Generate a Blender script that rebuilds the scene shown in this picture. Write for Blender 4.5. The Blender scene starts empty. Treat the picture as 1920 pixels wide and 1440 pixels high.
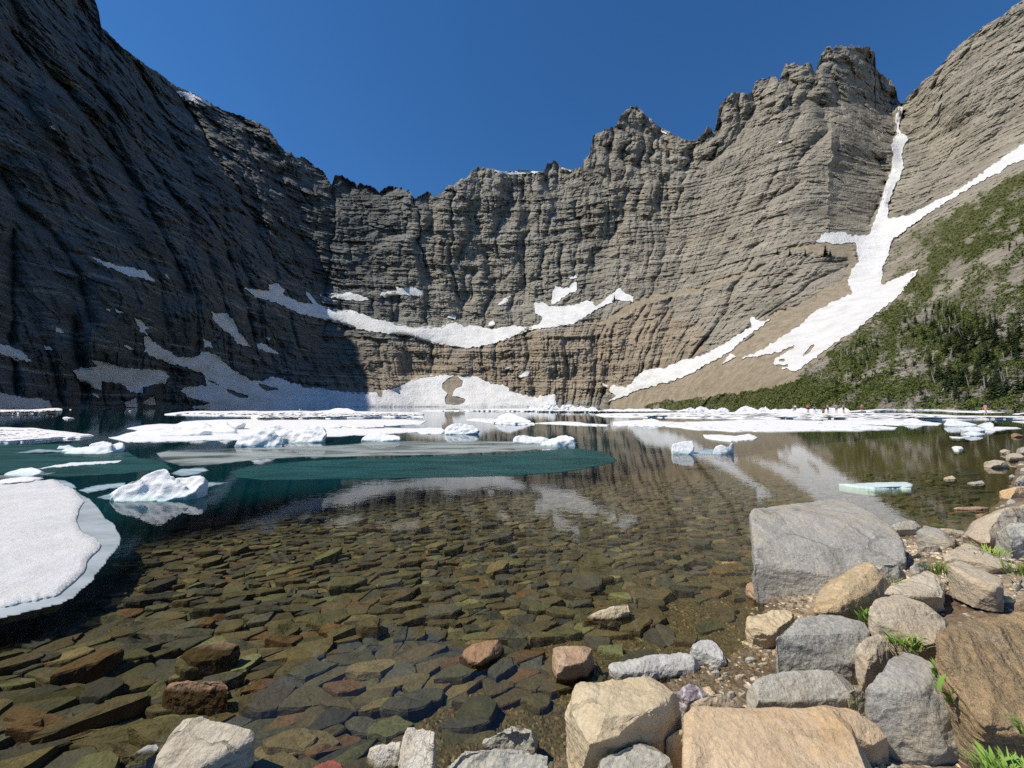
import bpy, bmesh, math, random
import numpy as np
from mathutils import Vector, Matrix

# ------------------------------------------------------------------ camera, world, sun
SC = bpy.context.scene
COL = SC.collection
FPX, PITCH, EYE = 722.0, math.radians(3.25), 1.6
SUN_AZ, SUN_EL = math.radians(-105), math.radians(54)     # azimuth clockwise from +Y (view direction)
cam_d = bpy.data.cameras.new('camera'); cam = bpy.data.objects.new('camera', cam_d); COL.objects.link(cam)
cam.location = (0, 0, EYE); cam.rotation_euler = (math.pi / 2 + PITCH, 0, 0)
cam_d.sensor_width = 36; cam_d.lens = 36 * FPX / 1920; cam_d.clip_end = 6000; cam_d.clip_start = .05
SC.camera = cam
W = bpy.data.worlds.new('World'); SC.world = W; W.use_nodes = True
wn = W.node_tree.nodes; bg = wn['Background']
sky = wn.new('ShaderNodeTexSky'); sky.sky_type = 'NISHITA'; sky.sun_disc = False
sky.sun_elevation = SUN_EL; sky.sun_rotation = SUN_AZ % (2 * math.pi)
sky.altitude = 1500; sky.air_density = 1.3; sky.dust_density = 0; sky.ozone_density = 10.0
hs = wn.new('ShaderNodeHueSaturation'); hs.inputs['Saturation'].default_value = 1.13
W.node_tree.links.new(sky.outputs[0], hs.inputs['Color']); W.node_tree.links.new(hs.outputs[0], bg.inputs[0]); bg.inputs[1].default_value = .115
sun_d = bpy.data.lights.new('sun', 'SUN'); sun_d.energy = 4.7; sun_d.angle = math.radians(.53); sun_d.color = (1, .93, .81)
sun = bpy.data.objects.new('sun', sun_d); COL.objects.link(sun)
SUNV = Vector((math.sin(SUN_AZ) * math.cos(SUN_EL), math.cos(SUN_AZ) * math.cos(SUN_EL), math.sin(SUN_EL)))
sun.rotation_euler = SUNV.to_track_quat('Z', 'Y').to_euler()
SC.view_settings.view_transform = 'Standard'; SC.view_settings.look = 'None'
SC.view_settings.exposure = 0; SC.view_settings.gamma = 1
SC.cycles.use_denoising = False; SC.cycles.use_adaptive_sampling = False; SC.cycles.sample_clamp_indirect = 2.5; SC.cycles.max_bounces = 8; SC.cycles.transparent_max_bounces = 16
SC.cycles.diffuse_bounces = 2; SC.cycles.caustics_reflective = False; SC.cycles.caustics_refractive = False

# ------------------------------------------------------------------ helpers
CT, ST = math.cos(PITCH), math.sin(PITCH)
def ray(u, v):
    """unit-depth ray (x, 1, z) through a pixel of the 1920 x 1440 photograph"""
    a = (np.asarray(u, float) - 960) / FPX; b = (720 - np.asarray(v, float)) / FPX
    dy = CT - b * ST; dz = ST + b * CT
    return a / dy, dz / dy
def at_z(u, v, z=0.):
    rx, rz = ray(u, v); Y = (z - EYE) / np.minimum(rz, -1e-4)
    return np.stack([rx * Y, Y, np.zeros_like(Y) + z], -1)
def at_y(u, v, Y):
    rx, rz = ray(u, v); Y = np.asarray(Y, float)
    return np.stack([rx * Y, Y + 0 * rx, EYE + rz * Y], -1)

def _h(ix, iy, iz, s):
    h = (ix.astype(np.uint32) * np.uint32(374761393) + iy.astype(np.uint32) * np.uint32(668265263)
         + iz.astype(np.uint32) * np.uint32(2147483647) + np.uint32((s * 362437 + 12345) & 0xffffffff))
    h = (h ^ (h >> np.uint32(13))) * np.uint32(1274126177)
    h = (h ^ (h >> np.uint32(15))) * np.uint32(2246822519)
    return h ^ (h >> np.uint32(16))
def pn(x, y, z=0., s=0):
    """gradient noise, about -1..1"""
    x, y, z = np.broadcast_arrays(np.asarray(x, np.float32), np.asarray(y, np.float32), np.asarray(z, np.float32))
    fx, fy, fz = np.floor(x), np.floor(y), np.floor(z)
    ix, iy, iz = fx.astype(np.int64), fy.astype(np.int64), fz.astype(np.int64)
    x = x - fx; y = y - fy; z = z - fz
    w = lambda t: t * t * t * (t * (t * 6 - 15) + 10)
    wx, wy, wz = w(x), w(y), w(z)
    def g(a, b, c):
        h = _h(ix + a, iy + b, iz + c, s)
        gx = ((h & np.uint32(1023)).astype(np.float32) / 511.5 - 1)
        gy = (((h >> np.uint32(10)) & np.uint32(1023)).astype(np.float32) / 511.5 - 1)
        gz = (((h >> np.uint32(20)) & np.uint32(1023)).astype(np.float32) / 511.5 - 1)
        return gx * (x - a) + gy * (y - b) + gz * (z - c)
    l = lambda a, b, t: a + (b - a) * t
    r = l(l(l(g(0,0,0), g(1,0,0), wx), l(g(0,1,0), g(1,1,0), wx), wy),
          l(l(g(0,0,1), g(1,0,1), wx), l(g(0,1,1), g(1,1,1), wx), wy), wz)
    return r * 1.5
def fbm(x, y, z=0., s=0, o=4, g=.5):
    r = 0; a = 1.
    for i in range(o):
        r = r + a * pn(x * 2 ** i, y * 2 ** i, np.asarray(z) * 2 ** i, s + i * 7); a *= g
    return r
def sstep(a, b, x):
    t = np.clip((x - a) / (b - a), 0, 1); return t * t * (3 - 2 * t)
def inpoly(U, V, poly):
    r = np.zeros(U.shape, bool); n = len(poly)
    for i in range(n):
        x1, y1 = poly[i]; x2, y2 = poly[(i + 1) % n]
        if y1 == y2: continue
        c = (V > min(y1, y2)) & (V <= max(y1, y2))
        r ^= c & (U < (x2 - x1) * (V - y1) / (y2 - y1) + x1)
    return r
def polydist(U, V, poly):
    """distance to a closed outline and the nearest point of it"""
    best = np.full(U.shape, 1e9); bx = np.zeros(U.shape); by = np.zeros(U.shape); n = len(poly)
    for i in range(n):
        x1, y1 = poly[i]; x2, y2 = poly[(i + 1) % n]; dx, dy = x2 - x1, y2 - y1
        L = dx * dx + dy * dy + 1e-12
        t = np.clip(((U - x1) * dx + (V - y1) * dy) / L, 0, 1)
        px, py = x1 + t * dx, y1 + t * dy; d = (U - px) ** 2 + (V - py) ** 2
        m = d < best; best = np.where(m, d, best); bx = np.where(m, px, bx); by = np.where(m, py, by)
    return np.sqrt(best), bx, by
def rough_outline(poly, step, amp, seed):
    """resample a traced outline with a natural ragged edge"""
    out = []; n = len(poly); acc = 0
    for i in range(n):
        x1, y1 = poly[i]; x2, y2 = poly[(i + 1) % n]; L = math.hypot(x2 - x1, y2 - y1)
        k = max(1, int(L / step)); nx, ny = -(y2 - y1) / (L + 1e-9), (x2 - x1) / (L + 1e-9)
        for j in range(k):
            t = j / k; d = amp * float(fbm(np.array([acc + L * t]) / (step * 2.6), seed * 3.7, 0, seed, 3)[0])
            out.append((x1 + (x2 - x1) * t + nx * d, y1 + (y2 - y1) * t + ny * d))
        acc += L
    return out

def mesh_np(name, V, F, mat=None, smooth=False):
    me = bpy.data.meshes.new(name); V = np.asarray(V, np.float32)
    if isinstance(F, np.ndarray):
        k = F.shape[1]; me.vertices.add(len(V)); me.vertices.foreach_set('co', V.ravel())
        me.loops.add(F.size); me.loops.foreach_set('vertex_index', F.ravel().astype(np.int32))
        me.polygons.add(len(F)); me.polygons.foreach_set('loop_start', np.arange(0, F.size, k, dtype=np.int32))
        me.polygons.foreach_set('loop_total', np.full(len(F), k, np.int32))
        me.update(calc_edges=True)
    else:
        me.from_pydata([tuple(map(float, p)) for p in V], [], F)
    me.validate()
    if mat: me.materials.append(mat)
    me.polygons.foreach_set('use_smooth', np.full(len(me.polygons), smooth, bool))
    return me
def put(name, me, loc=(0, 0, 0), parent=None, label=None, cat=None, group=None, kind=None):
    o = bpy.data.objects.new(name, me); COL.objects.link(o); o.location = loc
    if parent: o.parent = parent
    if label: o['label'] = label
    if cat: o['category'] = cat
    if group: o['group'] = group
    if kind: o['kind'] = kind
    return o
def addcol(me, name, C):
    a = me.color_attributes.new(name, 'FLOAT_COLOR', 'POINT')
    C4 = np.ones((len(me.vertices), 4), np.float32); C4[:, :C.shape[1]] = C; a.data.foreach_set('color', C4.ravel())

class NT:
    """tiny material builder"""
    def __init__(s, name):
        s.m = bpy.data.materials.new(name); s.m.use_nodes = True; s.t = s.m.node_tree; s.n = s.t.nodes
        s.b = s.n['Principled BSDF']; s.out = s.n['Material Output']
    def N(s, typ, **k):
        n = s.n.new('ShaderNode' + typ)
        for a, b in k.items(): setattr(n, a, b)
        return n
    def L(s, a, b): s.t.links.new(a, b)
    def setin(s, n, key, val):
        if hasattr(val, 'is_output'): s.L(val, n.inputs[key])
        else: n.inputs[key].default_value = val
    def noise(s, vec, scale, detail=5, rough=.55, dist=0, out=0):
        n = s.N('TexNoise'); s.L(vec, n.inputs['Vector']); n.inputs['Scale'].default_value = scale
        n.inputs['Detail'].default_value = detail; n.inputs['Roughness'].default_value = rough; n.inputs['Distortion'].default_value = dist
        return n.outputs[out]
    def voro(s, vec, scale, feature='DISTANCE_TO_EDGE', out=0, rnd=1.):
        n = s.N('TexVoronoi', feature=feature); s.L(vec, n.inputs['Vector']); n.inputs['Scale'].default_value = scale
        n.inputs['Randomness'].default_value = rnd
        return n.outputs[out]
    def map(s, vec, scale=(1, 1, 1), rot=(0, 0, 0), loc=(0, 0, 0)):
        n = s.N('Mapping'); s.L(vec, n.inputs[0]); n.inputs['Scale'].default_value = scale
        n.inputs['Rotation'].default_value = rot; n.inputs['Location'].default_value = loc
        return n.outputs[0]
    def ramp(s, f, pts):
        n = s.N('ValToRGB'); s.L(f, n.inputs[0]); e = n.color_ramp.elements
        while len(e) < len(pts): e.new(.5)
        for q, (p, c) in zip(e, pts):
            q.position = p; q.color = (c, c, c, 1) if not hasattr(c, '__len__') else (*c, 1)
        return n.outputs[0]
    def mix(s, f, a, b, mode='MIX'):
        n = s.N('Mix', data_type='RGBA', blend_type=mode)
        s.setin(n, 0, f); ii = n.inputs
        for idx, val in ((6, a), (7, b)):
            if hasattr(val, 'is_output'): s.L(val, ii[idx])
            else: ii[idx].default_value = (*val, 1) if len(val) == 3 else val
        return n.outputs[2]
    def math(s, op, a, b=0., c=None):
        n = s.N('Math', operation=op); s.setin(n, 0, a); s.setin(n, 1, b)
        if c is not None: s.setin(n, 2, c)
        return n.outputs[0]
    def bump(s, h, strength=.5, dist=.1, normal=None):
        n = s.N('Bump'); s.L(h, n.inputs['Height']); n.inputs['Strength'].default_value = strength
        n.inputs['Distance'].default_value = dist
        if normal: s.L(normal, n.inputs['Normal'])
        return n.outputs[0]
    def co(s, k='Object'): return s.N('TexCoord').outputs[k]
    def pos(s): return s.N('NewGeometry').outputs['Position']
    def fin(s, col, rough=.9, normal=None, spec=.25):
        s.setin(s.b, 'Base Color', col if hasattr(col, 'is_output') else (*col, 1)); s.setin(s.b, 'Roughness', rough)
        s.b.inputs['Specular IOR Level'].default_value = spec
        if normal is not None: s.L(normal, s.b.inputs['Normal'])
        return s.m

# ------------------------------------------------------------------ mountain cirque
SKY = [(-1500,-620),(-620,-560),(-200,-330),(0,-215),(100,-120),(165,-35),(178,0),(186,25),(190,50),(200,60),(225,85),(250,105),(275,122),(300,138),(325,158),(350,170),
 (380,185),(400,197),(430,210),(465,222),(490,233),(503,240),(508,252),(525,270),(535,285),(545,288),(552,295),(565,292),(580,300),(592,313),
 (605,318),(613,335),(622,343),(627,330),(640,328),(655,335),(670,345),(700,350),(712,360),(720,352),(735,350),(760,355),(768,358),(778,373),
 (785,368),(800,360),(815,365),(825,365),(840,350),(870,335),(885,320),(905,313),(920,315),(935,320),(955,322),(975,319),(1000,320),(1018,322),
 (1025,310),(1037,300),(1047,305),(1053,315),(1070,318),(1090,315),(1095,300),(1105,290),(1112,255),(1130,245),(1155,237),(1162,218),(1175,205),
 (1190,200),(1205,208),(1222,228),(1250,245),(1280,260),(1300,265),(1320,250),(1327,238),(1337,247),(1343,233),(1347,207),(1357,190),(1367,180),
 (1377,172),(1403,173),(1410,173),(1418,150),(1447,143),(1453,143),(1460,155),(1465,140),(1470,123),(1487,117),(1507,123),(1520,117),(1525,127),
 (1528,137),(1537,113),(1543,97),(1557,87),(1593,86),(1630,88),(1642,100),(1642,127),(1647,137),(1670,150),(1680,163),(1683,187),(1688,193),
 (1695,194),(1700,183),(1717,167),(1730,152),(1747,140),(1770,117),(1780,103),(1807,77),(1827,63),(1847,47),(1863,38),(1880,30),(1897,13),
 (1920,0),(2050,-90),(2300,-260),(3300,-420)]
SHORE = [(-1500,66),(-620,120),(-260,150),(0,225),(150,300),(330,400),(450,470),(560,535),(640,560),(700,575),(900,600),(1050,575),(1150,540),(1300,400),(1430,280),(1550,200),
 (1700,150),(1850,125),(1920,112),(2050,95),(2300,75),(3300,46)]
CTRL = [  # (pixel u, pixel v, distance along the view axis in metres)
 (-260,600,182),(-260,300,224),(-260,0,270),(-620,300,188),(-620,-200,235),(-200,-330,386),(0,-215,510),(100,-100,560),
 (0,600,249),(0,400,284),(0,200,332),(0,0,400),(100,200,393),(178,0,610),(200,200,479),(300,170,690),(200,400,386),(200,600,322),
 (350,400,510),(350,600,418),(350,250,680),(500,240,880),(500,400,740),(500,550,600),(600,340,910),(600,500,790),(600,650,665),(700,450,850),(700,600,735),
 (750,370,900),(750,500,820),(750,600,745),(750,645,690),(900,320,930),(900,480,850),(900,600,770),(900,655,695),(900,700,672),(760,700,672),
 (1040,310,930),(1040,450,840),(1040,580,730),(1040,625,650),(1040,710,625),(1190,200,940),(1190,350,840),(1190,540,690),(1190,650,565),
 (1300,270,900),(1300,400,780),(1300,550,620),(1300,650,490),(1400,180,870),(1400,350,740),(1400,500,590),(1400,620,440),(1400,700,350),
 (1600,90,850),(1580,250,740),(1560,400,620),(1560,480,530),(1560,560,430),(1540,650,310),(1688,195,900),(1680,300,770),(1650,420,620),
 (1620,500,500),(1800,80,820),(1800,200,720),(1800,310,640),(1920,0,740),(1920,150,640),(1920,250,570),(2200,-150,560),(2200,150,450),
 (1920,330,430),(1920,450,240),(1920,600,160),(1920,700,128),(1800,385,480),(1800,450,350),(1800,550,245),(1800,650,178),(1700,530,380),
 (1700,600,270),(1700,700,182),(1600,650,255),(1600,720,205),(1500,710,262),(2200,400,180),(2200,650,100),(3300,400,72),(3300,0,120),(3300,-400,200),(2700,300,130),(2700,-300,330),(-1500,300,84),(-1500,-300,104),(-1500,-600,120)]
ctrl = np.array(CTRL + [(u, 764, y) for u, y in SHORE[:]], float)
# thin plate spline of log distance over the picture directions
def tps_fit(P, z, lam):
    n = len(P); D = np.sqrt(((P[:, None] - P[None]) ** 2).sum(-1)); K = np.where(D > 0, D * D * np.log(D + 1e-12), 0) + lam * np.eye(n)
    A = np.zeros((n + 3, n + 3)); A[:n, :n] = K; A[:n, n] = 1; A[:n, n + 1:] = P; A[n, :n] = 1; A[n + 1:, :n] = P.T
    return np.linalg.solve(A, np.concatenate([z, np.zeros(3)]))
PC = ctrl[:, :2] / 500; tw = tps_fit(PC, np.log(ctrl[:, 2]), 1e-3)
def base_depth(U, V):
    r = np.full(U.shape, tw[-3]) + tw[-2] * U / 500 + tw[-1] * V / 500
    for (a, b), w in zip(PC, tw[:-3]):
        d2 = (U / 500 - a) ** 2 + (V / 500 - b) ** 2; r += w * .5 * d2 * np.log(d2 + 1e-12)
    return np.exp(r)
NT_ = 560
us = np.concatenate([np.arange(-1500, -300, 12.), np.arange(-300, 2200, 1.344), np.arange(2200, 3300, 12.)]); NU = len(us); sk = np.array(SKY, float)
vs = np.interp(us, sk[:, 0], sk[:, 1])
jag = fbm(us / 9, 0.3, 0, 5, 4, .6) * 4.2 * np.interp(us, [915, 925, 1012, 1018, 1050, 1056, 1075, 1080, 1235, 1242, 1252, 1258, 1682, 1686, 1698, 1704], [1, .15, .15, 1, 1, .2, .2, 1, 1, .2, .2, 1, 1, 0, 0, 1])
vs = vs - jag * np.interp(us, [0, 480, 560, 1290, 1320, 1680, 1720, 1900], [.55, .6, 1.2, 1.1, 1.4, 1.3, .7, .5])
sh = np.array(SHORE, float); ysh = np.interp(us, sh[:, 0], sh[:, 1])
_, rz0 = ray(us, 720.)
vb = 761.0 + 1.6 / ysh * FPX + 1.2
tt = np.linspace(0, 1, NT_)
GU = np.repeat(us[:, None], NT_, 1); _k = np.hanning(121); _k /= _k.sum(); vsm = np.convolve(np.pad(vs, 60, 'edge'), _k, 'valid')     # broad skyline; the jagged one only shapes the top rows
GV = vb[:, None] + (vsm - vb)[:, None] * tt[None] + (vs - vsm)[:, None] * tt[None] ** 9
GV = np.minimum.accumulate(GV - tt[None] * .01, 1)
cu = np.linspace(us[0], us[-1], 330); cv = np.linspace(-640, 800, 150)      # spline on a coarse lattice, then bilinear
LC = np.log(base_depth(*np.meshgrid(cu, cv, indexing='ij')))
def bilin(A, x, y):
    x = np.clip(x, 0, A.shape[0] - 1.001); y = np.clip(y, 0, A.shape[1] - 1.001); i = x.astype(int); j = y.astype(int); a = x - i; b = y - j
    return (A[i, j] * (1 - a) + A[i + 1, j] * a) * (1 - b) + (A[i, j + 1] * (1 - a) + A[i + 1, j + 1] * a) * b
BY = np.exp(bilin(LC, (GU - cu[0]) / (cu[1] - cu[0]), (GV - cv[0]) / (cv[1] - cv[0])))

# ground-cover zones (picture outlines of what grows / lies there, edges broken up by noise)
def zone(poly, wob=10, s=1, sc=26):
    du = fbm(GU / sc, GV / sc, 0, s, 4, .6) * wob; dv = fbm(GU / sc, GV / sc, 9, s + 50, 4, .6) * wob * .6
    return inpoly(GU + du, GV + dv, poly)
HILL = [(2300,100),(1925,318),(1870,345),(1800,385),(1740,420),(1690,455),(1672,480),(1660,530),(1720,507),(1690,555),(1640,595),(1590,632),(1545,668),(1500,705),
        (1480,725),(1400,735),(1330,748),(1230,752),(1200,775),(2300,790)]
SCREE = [(1135,775),(1150,750),(1215,722),(1300,702),(1345,668),(1400,640),(1440,600),(1520,560),(1600,520),(1700,510),(1660,575),(1590,632),(1545,668),
         (1500,705),(1500,790),(1200,790)]
BENCH = [(1445,470),(1520,455),(1600,452),(1612,490),(1590,530),(1560,560),(1500,588),(1450,612),(1430,590),(1520,560),(1585,520),(1590,480),(1500,472)]
BENCH2 = [(1120,610),(1190,560),(1300,540),(1420,500),(1440,492),(1430,505),(1300,548),(1200,575),(1140,610)]
hill = zone(HILL, 9, 3); scree = zone(SCREE, 10, 4) & ~hill; bench = zone(BENCH, 10, 8) | zone(BENCH2, 6, 9)
lowcliff = zone([(560,620),(700,632),(860,655),(990,622),(1080,612),(1180,570),(1300,600),(1340,650),(1150,745),(1000,752),(640,740),(570,690)], 22, 6, 50)

rx, rz = ray(GU, GV)
X0, Y0, Z0 = rx * BY, BY, EYE + rz * BY
phi = np.arctan2(X0 - 20, Y0 - 340); s_ = phi * 360
w1 = fbm(X0 / 140, Y0 / 140, Z0 / 140, 11, 3)
w2 = fbm(X0 / 35, Y0 / 35, Z0 / 35, 12, 3)
def rid(x, y, s): return (1 - np.clip(np.abs(pn(x, y, .5, s)) * 2.2, 0, 1))
g1 = rid((s_ + 18 * w1) / 62, Z0 / 420, 21) ** 2.0
g2 = rid((s_ + 10 * w1 + 3 * w2) / 24, Z0 / 150, 22) ** 1.6
g3 = rid((s_ + 5 * w1 + 2 * w2) / 9.5, Z0 / 60, 23) ** 1.3
g4 = rid((s_ + 3 * w2) / 4.2, Z0 / 30, 24)
hz = Z0 + 4.5 * w1 + .8 * w2 + .02 * s_
def stair(x, k=.22):
    f = x - np.floor(x); return sstep(1 - k, 1, f) - f
left = sstep(640, 480, GU)                                         # the shaded wall has softer, slabbier relief
plane = (inpoly(GU + w1 * 25, GV + w2 * 12, [(1230,430),(1290,340),(1345,290),(1480,235),(1560,235),(1640,250),(1670,330),(1620,440),(1450,475),(1300,545),(1200,560),(1120,610),(1090,540),(1150,480)])
         | inpoly(GU + w1 * 20, GV + w2 * 12, [(1700,215),(1800,110),(2300,-200),(2300,290),(1700,410),(1672,330)])).astype(np.float32)
def blur(A, r):
    for ax in (0, 1):
        B = A * 0
        for k in range(-r, r + 1): B = B + np.roll(A, k, ax)
        A = B / (2 * r + 1)
    return A
plane = blur(blur(plane, 10), 8); rough_ = 1 - .42 * plane
disp = g1 * 20 * (1 - .45 * plane) + g2 * 12 * rough_ + g3 * 4.5 * (1 - .5 * plane) + g4 * 1.6
amod = .55 + .45 * np.clip(1 + 1.4 * pn(X0 / 90, Y0 / 90, Z0 / 90, 31), 0, 2)
strat = stair(hz / 31) * 4.5 * rough_ + stair(hz / 11.3 + .3) * 2.2 + stair(hz / 5.1) * 1.3
upper = sstep(430, 560, Z0)                                        # columnar band high on the back wall
strat = strat * (1 - .7 * upper) * amod
disp = disp * (1 + .35 * upper) + fbm(X0 / 30, Y0 / 30, Z0 / 22, 41, 6, .62) * 3.2 * rough_ - 6
def blocks(w, h, amp, sd, jit):
    """jointed beds: every block of a course stands a little in or out of the wall"""
    zz = (hz + jit * .35 * w2 * h) / h; iz = np.floor(zz).astype(np.int64); off = (_h(iz, iz * 0, iz * 0, sd) & np.uint32(1023)).astype(np.float32) / 1023
    xx = (s_ + jit * w * .5 * (w2 + w1)) / w + off * 3.7; ix = np.floor(xx).astype(np.int64)
    return ((_h(ix, iz, ix * 0, sd + 5) & np.uint32(1023)).astype(np.float32) / 1023 - .5) * amp
w3 = fbm(X0 / 9, Y0 / 9, Z0 / 9, 13, 3)
s_ = s_ + w3 * 1.6; hz = hz + w3 * .5
tall = 1 + 1.6 * (sstep(430, 560, Z0) > .5)
blk = blocks(31, 24 * tall, 6.5, 201, 1) * rough_ + blocks(13, 9.5 * tall, 4.2, 202, 1) * rough_ + blocks(6.5, 4.6 * tall, 2.4, 203, 1) + blocks(3.2, 2.3, 1.2, 204, 1)
blk = blk * (.55 + .75 * np.clip(.5 + pn(X0 / 60, Y0 / 60, Z0 / 50, 66), 0, 1)) - np.abs(pn(X0 / 7, Y0 / 7, Z0 / 5, 62)) * 1.6
crag = np.abs(pn(X0 / 70 + w2 * .12, Y0 / 70, Z0 / 60, 71)) * 30 + np.abs(pn(X0 / 27 + w3 * .1, Y0 / 27, Z0 / 22, 72)) * 14 + np.abs(pn(X0 / 11, Y0 / 11, Z0 / 9, 73)) * 6
disp = disp - strat * (1.0 - .35 * left) + blk - crag * (.9 * left + .22 * (1 - left) * (1 - plane))
# creases that can be traced in the picture: (outline of the line, half width px, depth m)
CREASE = [([(20,60),(75,130),(130,170),(170,230),(215,290),(270,370),(310,450),(345,540)],13,34),([(150,130),(205,190),(235,240),(290,310),(340,390)],9,20),
 ([(350,200),(385,260),(430,330),(470,400),(510,470),(520,540)],9,18),([(0,330),(40,390),(100,440),(150,520),(170,600)],12,24),
 ([(20,430),(28,520),(24,640),(30,740)],14,26),([(140,600),(150,700),(155,760)],12,16),([(70,120),(110,180),(160,210)],10,-14),([(80,190),(100,240),(130,280)],22,-20),
 ([(215,250),(240,290),(260,330)],16,-14),([(625,335),(628,420),(618,500),(600,560),(610,640)],4,9),([(780,372),(786,440),(800,500)],4,16),
 ([(913,480),(912,520)],9,14),([(985,625),(990,680)],3,10),([(712,640),(714,690)],9,12),([(1195,630),(1203,690)],3,8),([(1652,300),(1668,330),(1655,380),(1625,420)],10,18),
 ([(1690,200),(1685,260),(1680,320),(1665,380),(1650,430)],7,24),([(1250,330),(1262,400),(1255,440)],8,12),([(1300,270),(1285,330),(1270,400)],7,14),
 ([(370,650),(420,620),(470,600)],8,8),([(905,330),(890,380),(895,430)],6,9),([(1080,400),(1095,450)],7,12),([(1150,395),(1148,430)],5,12),
 ([(1555,240),(1550,420),(1545,460)],10,-10),([(1348,230),(1330,300)],6,10)]
for line, hw, dep in CREASE:
    lo = [min(p[k] for p in line) - 4 * hw for k in (0, 1)]; hi = [max(p[k] for p in line) + 4 * hw for k in (0, 1)]
    m = (GU > lo[0]) & (GU < hi[0]) & (GV > lo[1]) & (GV < hi[1]); uu, vv = GU[m] + w2[m] * 7 + w1[m] * 7, GV[m] + w2[m] * 6
    best = np.full(uu.shape, 1e9)
    for (x1, y1), (x2, y2) in zip(line, line[1:]):
        dx, dy = x2 - x1, y2 - y1; t = np.clip(((uu - x1) * dx + (vv - y1) * dy) / (dx * dx + dy * dy), 0, 1)
        best = np.minimum(best, np.hypot(uu - x1 - t * dx, vv - y1 - t * dy))
    disp[m] += dep * 1.15 * np.exp(-np.abs(best / hw) * 1.25)
disp = disp - disp[:, 60:].mean(); sc_ = np.clip(BY / 700, .22, 1.15)
soft = np.where(hill, .5, np.where(scree, .06, np.where(bench, .10, 1.)))
for _ in range(3):                                                 # ease the change of relief between zones
    soft[1:-1, 1:-1] = (soft[1:-1, 1:-1] * 2 + soft[:-2, 1:-1] + soft[2:, 1:-1] + soft[1:-1, :-2] + soft[1:-1, 2:]) / 6
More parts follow.
